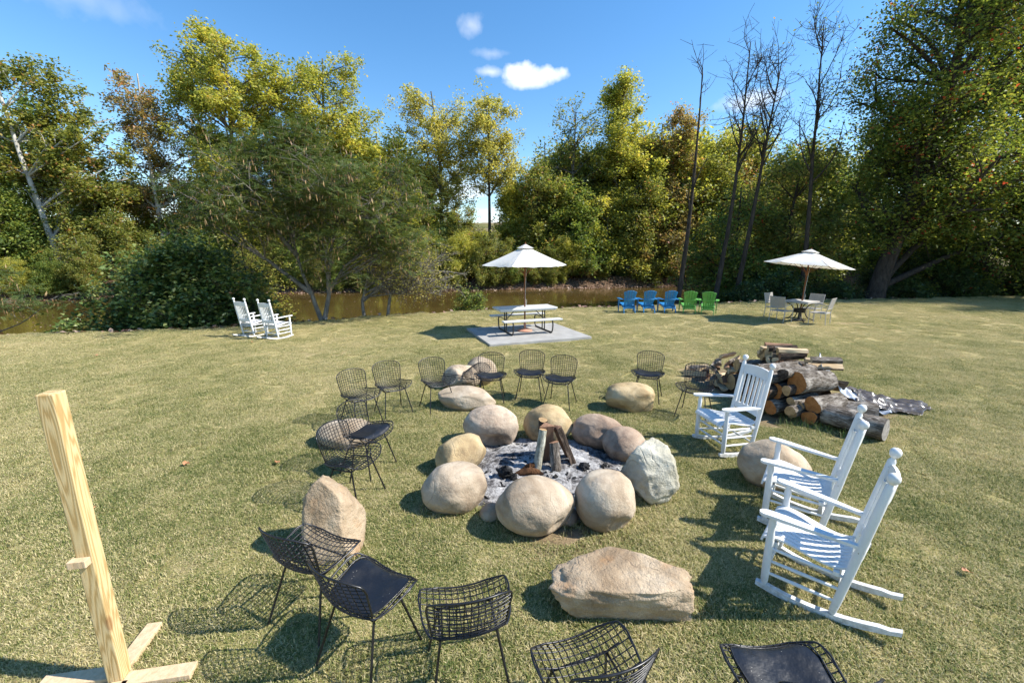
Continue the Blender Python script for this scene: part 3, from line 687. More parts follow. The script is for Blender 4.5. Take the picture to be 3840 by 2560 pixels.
# ------------------------------------------------------------ white rocking chairs
def rocker_meshes():
    m = []   # (name, mesh, [(sub, mesh)...])
    def zr(y): return (y + .06) ** 2 / 2.3
    for s in (-1, 1):
        ys = np.linspace(.265, -.53, 15); tt = MB(); rows = []
        for i, y in enumerate(ys):
            th = .045 if 0 < i < 13 else .03
            rows.append((y, zr(y), zr(y) + th))
        n = len(rows)
        for dx in (-.019, .019):
            for y, z0, z1 in rows: tt.v += [(s * (.268 - .045 * (.25 - y) / .45) + dx, y, z0), (s * (.268 - .045 * (.25 - y) / .45) + dx, y, z1)]
        o = 2 * n
        for i in range(n - 1):
            a = 2 * i; tt.f += [(a, a + 1, a + 3, a + 2), (o + a + 2, o + a + 3, o + a + 1, o + a), (a + 1, o + a + 1, o + a + 3, a + 3), (a, a + 2, o + a + 2, o + a)]
        tt.f += [(0, o, o + 1, 1), (2 * n - 2, 2 * n - 1, o + 2 * n - 1, o + 2 * n - 2)]
        m.append(('rocker', tt.mesh('rocker'), []))
        fl = MB().lathe([(.017, .06), (.024, .10), (.027, .2), (.027, .42), (.022, .50), (.026, .56), (.018, .622)], 12, (s * .262, .215, 0))
        m.append(('front_leg', fl.mesh('front_leg'), []))
        A, B = Vector((s * .225, -.185, .055)), Vector((s * .225, -.34, 1.075)); d = (B - A).normalized()
        rp = MB().tube([A, A + d * .1, A + d * .45, A + d * .8, B - d * .02, B], [.02, .025, .027, .026, .024, .016], 12)
        fn = MB(); Mq = d.to_track_quat('Z', 'Y').to_matrix()
        fn.lathe([(.013, -.004), (.014, .01), (.022, .014), (.031, .03), (.034, .046), (.031, .062), (.02, .076), (.006, .081)], 14, B, Mq)
        m.append(('back_post', rp.mesh('back_post'), [('finial', fn.mesh('finial'))]))
        # arm
        out = [(.300, .0), (.292, .022), (.268, .036), (.20, .038), (.08, .034), (-.06, .028), (-.20, .020), (-.255, .018)]
        pts = [(y, w) for y, w in out] + [(y, -w) for y, w in out[::-1] if w > 0]
        am = MB(); k = len(pts)
        for dz in (-.011, .011):
            for y, w in pts: am.v.append((s * (.282 - .05 * (.3 - y) / .5) + w, y, .632 + dz - max(0, .2 - y) * .06))
        am.f += [tuple(range(k))[::-1], tuple(range(k, 2 * k))]
        for i in range(k): j = (i + 1) % k; am.f.append((i, j, k + j, k + i))
        m.append(('arm', am.mesh('arm'), []))
        for z0, z1 in ((.365, .350), (.265, .25), (.165, .15)):
            yb = -.185 - (z1 - .055) * .152
            m.append(('side_stretcher', MB().tube([(s * .262, .215, z0), (s * .245, .02, (z0 + z1) / 2), (s * .225, yb, z1)], [.010, .0135, .010], 9).mesh('side_stretcher'), []))
    for z in (.30, .18): m.append(('front_stretcher', MB().tube([(-.262, .215, z), (0, .215, z), (.262, .215, z)], [.010, .014, .010], 9).mesh('front_stretcher'), []))
    for z in (.33, .16): m.append(('back_stretcher', MB().tube([(-.225, -.185 - (z - .055) * .152, z), (0, -.185 - (z - .055) * .152, z), (.225, -.185 - (z - .055) * .152, z)], [.010, .013, .010], 9).mesh('back_stretcher'), []))
    sp = catmull([(.262, .395), (.255, .418), (.20, .437), (.10, .428), (-.02, .398), (-.12, .383), (-.19, .392), (-.235, .415)], 17)
    for k in range(11):
        x = -.232 + k * .0464; w = .0195; tap = lambda y: 1 - .14 * (.26 - y) / .5; st = MB()
        st.strip([[((x - w) * tap(y), y, z), ((x + w) * tap(y), y, z)] for y, z in sp], -.014); m.append(('seat_slat', st.mesh('seat_slat'), []))
    for yz in ((.19, .405), (-.17, .372)): m.append(('seat_rail', MB().box((0, yz[0], yz[1] - .006), (.50, .034, .03)).mesh('seat_rail'), []))
    def bk(z): return -.185 - (z - .055) * .152
    def bow(x): return -.03 * (1 - (x / .22) ** 2)
    for z0, z1, nm in ((.47, .545, 'lower_rail'), (.925, 1.035, 'top_rail')):
        rl = MB(); xs = np.linspace(-.212, .212, 9)
        top = [z1 + (.018 * (1 - (x / .236) ** 2) if nm == 'top_rail' else 0) for x in xs]
        rl.strip([[(x, bk(z0) + bow(x), z0) for x in xs], [(x, bk((z0 + z1) / 2) + bow(x), (z0 + z1) / 2) for x in xs], [(x, bk(z1) + bow(x), t_) for x, t_ in zip(xs, top)]], .020); m.append((nm, rl.mesh(nm), []))
    for k in range(6):
        x = -.165 + k * .066; a = Vector((x, bk(.54) + bow(x) + .01, .54)); b = Vector((x, bk(.93) + bow(x) + .01, .93)); m.append(('back_slat', MB().bar(a, b, .036, .011, up=(0, 1, .15)).mesh('back_slat'), []))
    for _, me, sub in m:
        for q in [me] + [b for _, b in sub]: shade(q, 35)
    return m
RM = rocker_meshes()
def rocking_chair(x, y, face, label, pitch=0.0):
    r_ = empty('rocking_chair', (x, y, 0.0), R(face - 90), label, 'rocking chair', 'white wooden rocking chairs')
    r_.rotation_euler = (R(pitch), 0, R(face - 90)); 
    for nm, me, sub in RM:
        p = link(nm, me, WHITE, r_)
        for n2, m2 in sub: link(n2, m2, WHITE, p)
    return r_
rocking_chair(2.19, 2.66, 137, 'white slatted rocking chair with chipped paint next to the large flat topped boulder')
rocking_chair(2.63, 3.44, 142, 'white rocking chair in front of the smooth pointed boulder')
rocking_chair(2.71, 4.91, 190, 'white rocking chair standing before the firewood pile')
rocking_chair(-7.69, 12.19, 68, 'white rocking chair by the creek bank with its arm behind another rocker')
rocking_chair(-6.80, 11.86, 68, 'white rocking chair by the creek bank with its right arm free over the water')

# ------------------------------------------------------------ lawn chairs with fan backs
def fan_chair_meshes():
    m = []; za, zb = .17, .93
    def by(z): return -.13 - (z - .2) * .33
    for k in range(5):
        u0, u1 = -1 + k * .4 + .025, -1 + (k + 1) * .4 - .025; rows = []
        for z in np.linspace(za, zb, 7):
            hw = np.interp(z, [za, .5, zb], [.175, .205, .265]); row = []
            for u in (u0, u1):
                zz = z - (.075 * u * u if z > .9 else .03 * u * u * (z > .7)); row.append((u * hw, by(zz) + .05 * u * u, zz))
            rows.append(row)
        m.append(('back_slat', MB().strip(rows, .022).mesh('back_slat')))
    for z in (.30, .545): m.append(('back_brace', MB().strip([[(x, by(zz) - .024 + .05 * (x / .22) ** 2, zz) for x in np.linspace(-.23, .23, 7)] for zz in (z - .025, z + .025)], .018).mesh('back_brace')))
    for k in range(5):
        y = .30 - k * .095; z = .355 - k * .027; m.append(('seat_slat', MB().box((0, y, z), (.50, .085, .022), Matrix.Rotation(R(16), 3, 'X')).mesh('seat_slat')))
    for s in (-1, 1):
        m.append(('arm', MB().prism([(s * .30 - .05, -.27), (s * .30 + .05, -.27), (s * .33 + .062, .05), (s * .335 + .066, .26), (s * .33 + .04, .33), (s * .33 - .04, .33), (s * .335 - .06, .26), (s * .31 - .055, .0)], .545, .572).mesh('arm')))
        M_ = Matrix(((0, 0, 1, 0), (1, 0, 0, 0), (0, 1, 0, 0), (0, 0, 0, 1)))
        m.append(('front_leg', MB().prism([(.21, 0), (.275, 0), (.32, .30), (.325, .545), (.17, .545), (.175, .34)], s * .315 - .014, s * .315 + .014, M_).mesh('front_leg')))
        m.append(('rear_leg', MB().prism([(-.36, 0), (-.30, 0), (-.20, .20), (.02, .265), (.26, .30), (.28, .36), (-.05, .32), (-.20, .30), (-.30, .16)], s * .225 - .014, s * .225 + .014, M_).mesh('rear_leg')))
    bar_ = MB().strip([[(x, -.245, z - .05 * (x / .22) ** 2 * 1.0) for x in np.linspace(-.225, .225, 9)] for z in (.195, .26)], .02); m.append(('rear_apron', bar_.mesh('rear_apron')))
    for _, me in m: shade(me, 35)
    return m
FM = {}
def fan_chair(x, y, face, mat, key, label):
    if key not in FM: FM[key] = fan_chair_meshes()
    r_ = empty('lawn_chair', (x, y, 0), R(face - 90), label, 'lawn chair', 'fan backed plastic lawn chairs facing the creek')
    for nm, me in FM[key]: link(nm, me, mat, r_, bevel=.004)
BLUE = m_plain('blue_plastic', (0.02, 0.21, 0.47), .42, .08, 4, .5)
GREEN = m_plain('green_plastic', (0.14, 0.40, 0.075), .42, .08, 4, .5)
fan_chair(4.77, 17.05, 90, BLUE, 'b', 'blue plastic lawn chair at the outer end of the row')
fan_chair(5.57, 17.08, 92, BLUE, 'b', 'blue plastic lawn chair in the middle of the three blue ones')
fan_chair(6.42, 17.06, 90, BLUE, 'b', 'blue plastic lawn chair right beside a green one')
fan_chair(7.20, 16.87, 76, GREEN, 'g', 'green plastic lawn chair right beside a blue one')
fan_chair(7.86, 16.58, 66, GREEN, 'g', 'green plastic lawn chair at the end of the row')

# ------------------------------------------------------------ concrete pad, picnic table, parasols
t = NT('concrete'); n = t.noise(t.pos(), 3, 6, .65); sp_ = t.noise(t.pos(), 70, 3, .7)
CONC = t.bsdf(t.mix(t.mapr(sp_, .4, .7, 0, .3), t.ramp(n, [(.3, (.29, .28, .262)), (.7, (.41, .40, .375))]), (.22, .21, .195)), .9, t.bump(sp_, .3, .006), .2)
pad = MB().box((0, 0, .0), (3.05, 2.5, .16)).build('concrete_pad', CONC, bevel=.012); pad.location = (0.42, 12.3, 0.0); pad.rotation_euler = (0, 0, PAD_A)
tag(pad, 'grey concrete pad under the picnic table', 'pad', kind='structure')
TOP = m_plain('weathered_white_resin', (0.56, 0.56, 0.55), .5, .08, 3, .4, .15, 90)
STEEL = m_plain('dark_bronze_steel', (0.035, 0.032, 0.028), .4, .2, 8, .5)
pt = empty('picnic_table', (0.39, 12.5, 0.08), R(20), 'white topped picnic table with dark curved steel legs on a concrete pad', 'picnic table')
MB().prism([(-.90, -.38), (.90, -.38), (.92, -.36), (.92, .36), (.90, .38), (-.90, .38), (-.92, .36), (-.92, -.36)], .695, .74).build('table_top', TOP, pt, bevel=.008)
MB().prism([(-.88, -.355), (.88, -.355), (.88, .355), (-.88, .355)], .66, .694).build('apron', TOP, pt)
for s in (-1, 1):
    MB().prism([(-.915, s * .62 - .125), (.915, s * .62 - .125), (.915, s * .62 + .125), (-.915, s * .62 + .125)], .40, .44).build('bench', TOP, pt, bevel=.010)
for s in (-1, 1):
    fr = empty('leg_frame'); C.objects.unlink(fr); bpy.data.objects.remove(fr)
    x = s * .62
    loop = [(x, -.62, .40), (x, -.68, .30), (x, -.665, .12), (x, -.60, .035), (x, -.5, .022), (x, .5, .022), (x, .60, .035), (x, .665, .12), (x, .68, .30), (x, .62, .40)]
    fo = MB().tube(catmull(loop, 46), .021, 10).build('leg_frame', STEEL, pt, smooth=True)
    for dy in (-.085, .085): MB().tube([(x, dy, .03), (x, dy, .665)], .019, 9).build('upright', STEEL, fo, smooth=True)
    MB().tube([(x, -.62, .385), (x, .62, .385)], .012, 8).build('cross_bar', STEEL, fo, smooth=True)
    MB().tube([(x - s * .0, 0, .36), (x - s * .30, 0, .655)], .014, 8).build('brace', STEEL, pt, smooth=True)
t = NT('white_canvas'); n = t.noise(t.obj(), 3, 4)
CANV = t.bsdf(t.mix(n, (.88, .87, .84), (.82, .81, .78)), .85, t.bump(t.noise(t.vmul(t.obj(), (1, 1, .4)), 7, 3), .25, .03), .15, transl=.42, tcol=(.86, .83, .76))
POLE = wood_mat('red_brown_pole_wood', (0.13, 0.05, 0.022), (0.26, 0.11, 0.05))
TERRA = m_plain('terracotta_base', (0.50, 0.25, 0.17), .8, .15, 5, .2)
CORD = m_plain('white_cord', (0.7, 0.69, 0.66), .8)
def parasol(loc, label, rad, rim, apex, rot, tilt, base_mat, lean=0.0, zbase=0.0):
    u = empty('parasol', loc, 0.0, label, 'parasol')
    ax = Vector((math.sin(lean), 0, math.cos(lean)))
    MB().tube([ax * 0.02, ax * (apex - .02)], .024, 12).build('pole', POLE, u, smooth=True)
    T = Matrix.Translation(ax * apex) @ Matrix.Rotation(tilt, 4, 'Y') @ Matrix.Rotation(rot, 4, 'Z') @ Matrix.Translation((0, 0, -apex))
    n = 6
    for k in range(n):
        a0, a1 = 2 * math.pi * k / n, 2 * math.pi * (k + 1) / n; rows = []
        for i, f_ in enumerate(np.linspace(.07, 1, 9)):
            row = []
            for g_ in np.linspace(0, 1, 9):
                e0 = Vector((math.cos(a0), math.sin(a0), 0)); e1 = Vector((math.cos(a1), math.sin(a1), 0)); p = (e0 * (1 - g_) + e1 * g_) * rad * f_
                sag = math.sin(math.pi * g_) * f_ * .035; edge = math.sin(math.pi * g_) * .10 * (f_ ** 6); p *= (1 - edge)
                z = apex - .03 - (apex - .03 - rim) * (f_ ** .93) - sag * .6 + .010 * math.sin(g_ * 17 + f_ * 5 + k) * f_
                row.append(T @ Vector((p.x, p.y, z)))
            rows.append(row)
        o = MB().strip([r[::-1] for r in rows] if False else rows, .003).build('canopy_panel', CANV, u, smooth=True)
        MB().tube([T @ Vector((math.cos(a0) * rad * f_, math.sin(a0) * rad * f_, apex - .055 - (apex - .055 - rim + .012) * f_ ** .93)) for f_ in np.linspace(.04, .97, 8)], .009, 6).build('rib', POLE, u)
        MB().tube([T @ Vector((math.cos(a0) * rad * .5, math.sin(a0) * rad * .5, apex - .075 - (apex - .03 - rim) * .5 ** .93)), ax * (rim - .28)], .008, 6).build('strut', POLE, u)
    vt = []
    for f_ in (.0, .10, .17, .20):
        row = []
        for q in range(25):
            a = 2 * math.pi * q / 24; c6 = math.cos(math.pi / 6) / math.cos(((a) % (math.pi / 3)) - math.pi / 6)
            r2 = rad * f_ * c6 if f_ else .004; row.append(T @ Vector((math.cos(a) * r2, math.sin(a) * r2, apex + .018 - (apex - .0 - rim) * f_ ** .95 * .93)))
        vt.append(row)
    MB().strip(vt, .003).build('vent_cap', CANV, u, smooth=True)
    MB().lathe([(.02, apex - .03), (.02, apex + .03), (.012, apex + .05), (.003, apex + .07)], 10, (ax.x * 0 + 0, 0, 0), Matrix.Rotation(lean, 3, 'Y')).build('finial', POLE, u, smooth=True)
    MB().lathe([(.05, rim - .33), (.05, rim - .25)], 10, (0, 0, 0), Matrix.Rotation(lean, 3, 'Y')).build('runner_hub', POLE, u, smooth=True)
    cd = [ax * (rim - .1) + Vector((.03, -.05, 0)), ax * (rim - .5) + Vector((.02, -.045, 0)), ax * (rim - 1.0) + Vector((.01, -.04, 0)), ax * (rim - 1.35) + Vector((.035, -.05, 0)), ax * (rim - 1.0) + Vector((.05, -.05, 0))]
    MB().tube(catmull(cd, 20), .004, 5).build('cord', CORD, u)
    MB().lathe([(.23, 0.0), (.235, .025), (.20, .045), (.08, .07), (.035, .09), (.032, .30)] if base_mat is TERRA else [(.22, 0.0), (.22, .03), (.05, .05), (.03, .28)], 20).build('base', base_mat, u, smooth=True)
    return u
parasol((0.39, 12.5, 0.081), 'white canvas parasol standing through the picnic table', 1.29, 1.97, 2.57, R(12), 0.0, TERRA)
parasol((10.42, 14.92, 0.0), 'tilted white canvas parasol over the patio table', 1.36, 1.97, 2.52, R(20), R(6.5), STEEL, lean=.03)

# ------------------------------------------------------------ patio table and woven chairs
ALU = m_plain('pale_grey_aluminium', (0.42, 0.40, 0.37), .45, .06, 6, .5)
STRAP = m_plain('grey_vinyl_strap', (0.38, 0.355, 0.325), .6, .06, 6, .3)
IRON = m_plain('dark_wrought_iron', (0.02, 0.017, 0.014), .5, .2, 8, .4)
pa = empty('patio_table', (10.40, 14.93, 0), R(30), 'square slatted patio table with bowed dark iron legs', 'table')
for k in range(9): MB().box((0, -.384 + k * .096, .715), (.86, .088, .022)).build('top_slat', m_plain('weathered_slat', (.46, .43, .39), .7, .12, 5) if k == 0 else bpy.data.materials['weathered_slat'], pa, bevel=.003)
tf = MB()
for a, b in (((-.41, -.41), (.41, -.41)), ((.41, -.41), (.41, .41)), ((.41, .41), (-.41, .41)), ((-.41, .41), (-.41, -.41))): tf.bar((*a, .685), (*b, .685), .03, .035)
tf.build('top_frame', ALU, pa)
for sx, sy in ((1, 1), (1, -1), (-1, 1), (-1, -1)):
    d = Vector((sx, sy, 0)).normalized()
    MB().tube(catmull([d * .46 + Vector((0, 0, .67)), d * .27 + Vector((0, 0, .55)), d * .18 + Vector((0, 0, .36)), d * .27 + Vector((0, 0, .14)), d * .52 + Vector((0, 0, .012))], 20), .017, 8).build('leg', IRON, pa, smooth=True)
MB().lathe([(.16, .30), (.19, .31), (.20, .44), (.185, .44), (.175, .325), (.03, .32)], 16).build('basket', IRON, pa, smooth=True)
def patio_chair(x, y, face, label):
    r_ = empty('patio_chair', (x, y, 0), R(face - 90), label, 'patio chair', 'grey woven patio chairs')
    for s in (-1, 1):
        pth = [(s * .25, -.25, 0), (s * .25, -.22, .40), (s * .25, -.24, .55), (s * .25, -.33, .92)]
        MB().tube(catmull(pth, 14), .012, 8).build('back_post', ALU, r_, smooth=True)
        pth = [(s * .26, .24, 0), (s * .27, .24, .40), (s * .275, .235, .57), (s * .275, .19, .635), (s * .275, .05, .645), (s * .26, -.22, .60)]
        MB().tube(catmull(pth, 22), .012, 8).build('arm_leg', ALU, r_, smooth=True)
        MB().tube([(s * .25, .24, .40), (s * .25, -.22, .40)], .011, 7).build('seat_rail', ALU, r_)
    for y0, z in ((.24, .40), (-.22, .40), (-.325, .905), (-.245, .55)): MB().tube([(-.25, y0, z), (.25, y0, z)], .011, 7).build('cross_rail', ALU, r_)
    sb = MB(); bb = MB()
    for k in range(6): sb.box((-.20 + k * .08, .01, .412 + .003 * (k % 2)), (.058, .46, .005)); sb.box((0, -.18 + k * .077, .416 - .003 * (k % 2)), (.50, .056, .005))
    sb.build('woven_seat', STRAP, r_)
    A, B = Vector((0, -.245, .54)), Vector((0, -.328, .915)); d = (B - A); up_ = d.normalized(); rx = Matrix.Rotation(-math.atan2(d.y, d.z), 3, 'X')
    for k in range(6): bb.box((-.20 + k * .08, (A.y + B.y) / 2, (A.z + B.z) / 2), (.062, .006, d.length), rx)
    for k in range(6): p = A + d * ((k + .5) / 6); bb.box((0, p.y + .007, p.z), (.50, .006, .048), rx)
    bb.build('woven_back', STRAP, r_)
patio_chair(9.58, 14.68, 28, 'grey woven patio chair in the parasol shadow by the blue and green chairs')
patio_chair(9.98, 15.66, -62, 'sunlit woven patio chair across the table facing the fire pit')
patio_chair(11.08, 15.32, 205, 'woven patio chair between the table and the big dark tree')
patio_chair(10.62, 14.18, 128, 'woven patio chair with its back to the firewood pile')

# ------------------------------------------------------------ timber post on crossed feet
def m_pine():
    t = NT('fresh_pine'); o = t.obj(); warp = t.noise(t.vmul(o, (1, 1, .10)), 9, 2, .35)
    w = t.math('SINE', t.math('MULTIPLY', t.math('ADD', warp, t.math('MULTIPLY', t.noise(t.vmul(o, (1, 1, .03)), 60, 2), .10)), 105.0))
    k = t.ramp(t.mapr(w, -1, 1), [(0.0, (0.43, 0.285, 0.115)), (0.5, (0.57, 0.415, 0.20)), (1.0, (0.62, 0.475, 0.25))])
    k = t.mix(t.mapr(t.noise(o, 4, 3), .55, .75, 0, .35), k, (0.40, 0.30, 0.12))
    kn = t.voro(t.vmul(o, (6, 6, 2.6)), 1.0); k = t.mix(t.mapr(kn, .10, .17, .7, 0), k, (0.22, 0.10, 0.035))
    return t.bsdf(k, .7, t.bump(w, .12, .003), .25)
PINE = m_pine(); PALE = wood_mat('pale_sawn_board', (0.50, 0.34, 0.19), (0.68, 0.51, 0.33))
ps = empty('timber_post', (-2.285, 1.955, 0), R(10), 'square pine post with a small side block standing on crossed boards', 'post')
MB().box((0, 0, .90), (.078, .078, 1.74)).build('post', PINE, ps, bevel=.006)
MB().box((-.010, -.060, .845), (.085, .040, .042)).build('block', PALE, ps, bevel=.003)
for k, (a, l) in enumerate(((0, .40), (90, .36), (180, .42), (270, .40))):
    d = Vector((math.cos(R(a)), math.sin(R(a)), 0)); s_ = Vector((-d.y, d.x, 0)) * (.028 if k % 2 else -.028)
    MB().bar(d * .040 + s_ + Vector((0, 0, .025)), d * l + s_ + Vector((0, 0, .025)), .088, .038).build('foot_board', PALE, ps, bevel=.003)
MB().box((0, 0, .021), (.078, .078, .036)).build('foot_block', PALE, ps)

# ------------------------------------------------------------ firewood pile and tarpaulin
FG = 'logs and split firewood in the heap'
def up_dir(a): return Vector((math.cos(R(a)), math.sin(R(a)), 0))
def pile_log(x, y, z, ang, L_, r, label, c0=CUT_O, c1=CUT_T, bark=BARK, seed=0, dz=0.0):
    d = up_dir(ang); a = Vector((x, y, z)); b = a + d * L_ + Vector((0, 0, dz)); return log('log', label, a, b, r, r * .94, bark, c0, c1, seed)
pile_log(4.50, 5.62, .165, -56, .68, .16, 'grey bark log whose weathered end points to the lawn', CUT_O, CUT_G, seed=11)
pile_log(4.62, 5.98, .16, -30, .72, .15, 'long grey log lying behind the log with the weathered end', CUT_O, CUT_T, seed=12)
pile_log(4.30, 5.62, .30, 22, .66, .115, 'grey log with an orange cut end above the lowest logs', CUT_O, CUT_T, seed=13, dz=-.02)
pile_log(4.18, 5.84, .56, 20, .70, .155, 'thick grey log with a large orange cut end on top of the heap', CUT_O, CUT_T, seed=14, dz=-.04)
pile_log(3.98, 5.96, .40, 20, .80, .11, 'dark log with an oval orange end under the thick top log', CUT_O, CUT_T, BARKD, seed=15)
pile_log(3.78, 5.98, .36, 24, .80, .13, 'log with an orange end right behind the rocking chair back', CUT_O, CUT_T, BARKD, seed=16)
pile_log(4.20, 5.76, .24, 24, .60, .075, 'thin log with a ringed tan end in the heap', CUT_T, CUT_T, seed=17)
pile_log(4.10, 5.78, .30, 26, .60, .06, 'thinner log beside the ringed tan one', CUT_T, CUT_T, seed=18)
pile_log(4.10, 5.72, .13, 24, .60, .065, 'thin log low in the heap', CUT_T, CUT_T, seed=19)
pile_log(4.26, 5.60, .12, 25, .60, .10, 'orange ended log at the foot of the heap', CUT_O, CUT_T, BARKD, seed=20)
pile_log(4.02, 5.92, .68, 22, .66, .08, 'short round on the crest of the heap with a dark hollow end', BARKD, CUT_T, seed=21)
pile_log(3.84, 6.20, .60, 18, .80, .13, 'grey log lying across the crest behind the rocker', CUT_T, CUT_T, seed=22)
pile_log(3.70, 6.10, .15, 22, 1.0, .14, 'log at the bottom behind the rocking chair legs', CUT_O, CUT_T, BARKD, seed=23)
pile_log(4.2, 6.3, .15, 15, 1.0, .15, 'buried log under the middle of the heap', CUT_O, CUT_T, BARKD, seed=24)
pile_log(4.25, 6.5, .42, 8, .9, .14, 'dark log under the split wood stack', CUT_O, CUT_T, BARKD, seed=25)
pile_log(3.95, 7.05, .50, -2, .75, .11, 'long bark log across the rear of the heap', CUT_T, CUT_T, BARK, seed=26)
pile_log(3.85, 7.0, .20, 5, .9, .14, 'dark log in the rear of the heap', CUT_T, CUT_T, BARKD, seed=27)
pile_log(4.0, 7.35, .18, 8, .8, .13, 'dark log at the rear bottom of the heap', CUT_T, CUT_T, BARKD, seed=28)
for q, (x, y_, z_, r_, c_) in enumerate([(3.66, 6.02, .38, .10, CUT_O), (3.86, 5.86, .17, .10, CUT_O), (4.02, 5.80, .46, .07, CUT_T), (3.72, 5.94, .56, .085, CUT_O), (3.60, 6.12, .16, .11, CUT_T), (4.02, 5.66, .20, .07, CUT_T)]): pile_log(x, y_, z_, 20 + q * 2, .7, r_, ('orange' if c_ is CUT_O else 'tan') + ' ended log of the heap, ' + ('level with the rocker arm', 'low beside the thin logs', 'tucked under the hollow ended round', 'high behind the rocker slats', 'lowest behind the rocker', 'at the very foot of the front logs')[q], c_, CUT_T, BARK if q % 2 else BARKD, 60 + q)
rg = random.Random(21)
def split_piece(x, y, z, ang, L_, r, k, where='in the crisscross stack at the back of the heap'):
    d = up_dir(ang); a = Vector((x, y, z)); b = a + d * L_ + Vector((0, 0, rg.uniform(-.04, .04)))
    m_ = rg.random(); sf = SPLIT_P if m_ < .72 else SPLIT_R
    o = log('split_log', ('pale' if sf is SPLIT_P else 'reddish') + ' split log ' + where, a, b, r, r * .95, (BARK if rg.random() < .35 else (BARKD if rg.random() < .4 else sf)), sf if rg.random() < .7 else CUT_T, sf, k, 9, ('pale' if sf is SPLIT_P else 'reddish') + ' split logs ' + where, True, sf)
    o.rotation_quaternion = o.rotation_quaternion @ Matrix.Rotation(rg.uniform(0, 6.28), 3, 'Z').to_quaternion()
k = 100
# crisscross stack at the back
for lev in range(7):
    z = .40 + lev * .080; n = 8 - (lev // 2)
    for i in range(n):
        k += 1; f_ = i / max(1, n - 1) - .5
        split_piece(4.20 + lev * .010 + rg.uniform(-.05, .05) + (.20 if lev < 4 else 0), 6.72 + f_ * .62 * (1 - lev * .06) + rg.uniform(-.03, .03), z, (rg.uniform(-16, 2) if lev > 4 else rg.uniform(25, 60)), rg.uniform(.36, .48), rg.uniform(.05, .072), k)
for i in range(11):   # pieces sliding down to the tarpaulin
    k += 1; f_ = i / 10
    split_piece(4.62 + f_ * .25 + rg.uniform(-.05, .05), 6.45 + rg.uniform(-.2, .35), .80 - f_ * .48, rg.uniform(-32, 0), rg.uniform(.36, .48), rg.uniform(.055, .08), k, 'sliding from the stack towards the tarpaulin')
for i in range(22):  # left-hand shoulder of the heap
    k += 1; lv = i % 4
    split_piece(3.78 + rg.uniform(-.12, .22) + lv * .04, 7.25 + rg.uniform(-.35, .75) * (1 - lv * .15), .10 + lv * .13, rg.uniform(20, 80), rg.uniform(.30, .42), rg.uniform(.05, .075), k, 'on the low shoulder of the heap')
for i in range(6):
    k += 1; split_piece(3.50 + rg.uniform(-.1, .2), 8.0 + rg.uniform(-.2, .35), .055 + .035 * (i % 2), rg.uniform(-30, 20), rg.uniform(.35, .5), .06, k, 'scattered at the tail of the heap')
for i, (x, y_, a, l, r) in enumerate([(3.62, 7.35, -20, .55, .018), (3.72, 7.15, -35, .5, .014), (3.55, 7.7, 10, .6, .016), (3.75, 7.5, -10, .4, .012)]):
    d = up_dir(a); tag(MB().tube([(x, y_, .025), Vector((x, y_, .03)) + d * l * .5 + Vector((0, .02, .01)), Vector((x, y_, .025)) + d * l], [r, r * .9, r * .6], 7).build('stick', BARKD if i % 2 else SPLIT_R, smooth=True), ('reddish split stick' if i % 2 == 0 else 'dark bark stick') + (' on the bare dirt before the heap' if i < 2 else ' among wood scraps at the tail of the heap'), 'stick')
# tarpaulin: a creased sheet sliding off the heap
def sheet(name, corners, bump_h, seed, mat, lab, nu=44, nv=34, fold=1.0):
    A, B, D, E_ = [Vector(c) for c in corners]; V = []
    for j in range(nv):
        for i in range(nu):
            u, v = i / (nu - 1), j / (nv - 1); p = (A * (1 - u) + B * u) * (1 - v) + (E_ * (1 - u) + D * u) * v
            cr = abs(noise.noise((p.x * 2.6 + seed, p.y * 2.6, seed))) * 1.0 + .55 * abs(noise.noise((p.x * 6 - seed, p.y * 5 + seed, 2))) + .3 * abs(noise.noise((p.x * 13, p.y * 12 + seed, 5)))
            base = p.z * max(0, 1 - u * 1.25) ** 1.1
            V.append((p.x + .05 * noise.noise((p.x * 3, p.y * 3, seed)), p.y + .05 * noise.noise((p.y * 3, p.x * 3, seed + 4)), max(.022, base + bump_h * (.10 + cr * fold) * (1 - .55 * u))))
    ii = np.arange(nv - 1)[:, None] * nu + np.arange(nu - 1)[None, :]
    o = link(name, raw_mesh(name, np.array(V), quad=np.stack([ii, ii + 1, ii + nu + 1, ii + nu], -1).reshape(-1, 4)), mat)
    so = o.modifiers.new('thickness', 'SOLIDIFY'); so.thickness = .004
    return tag(o, lab, 'tarpaulin')
TARP = m_plain('brown_tarpaulin', (0.085, 0.072, 0.064), .28, .3, 9, .5, .8, 16)
TARPS = m_plain('silver_tarpaulin', (0.46, 0.50, 0.56), .30, .15, 6, .5, .6, 18)
sheet('tarpaulin', [(4.95, 6.95, .40), (6.55, 6.12, .03), (6.75, 6.38, .03), (5.35, 7.25, .25)], .24, 3.3, TARP, 'crumpled dark brown tarpaulin trailing off the firewood pile onto the grass')
sheet('tarpaulin', [(4.80, 6.22, .62), (5.75, 5.92, .05), (6.0, 6.45, .05), (5.15, 6.8, .5)], .30, 7.7, TARPS, 'folded back silver underside of the tarpaulin next to the thick logs')
sheet('tarpaulin', [(5.3, 6.05, .15), (6.25, 5.96, .03), (6.65, 6.2, .03), (5.6, 6.45, .2)], .15, 11.7, TARP, 'flat dark corner of tarpaulin spread before the silver fold')
t = NT('weed_blades'); WEED = t.bsdf(t.ramp(t.attr('tint'), [(0, (.06, .11, .02)), (.7, (.16, .22, .05)), (1, (.42, .36, .17))]), .6, None, .25, transl=.3)
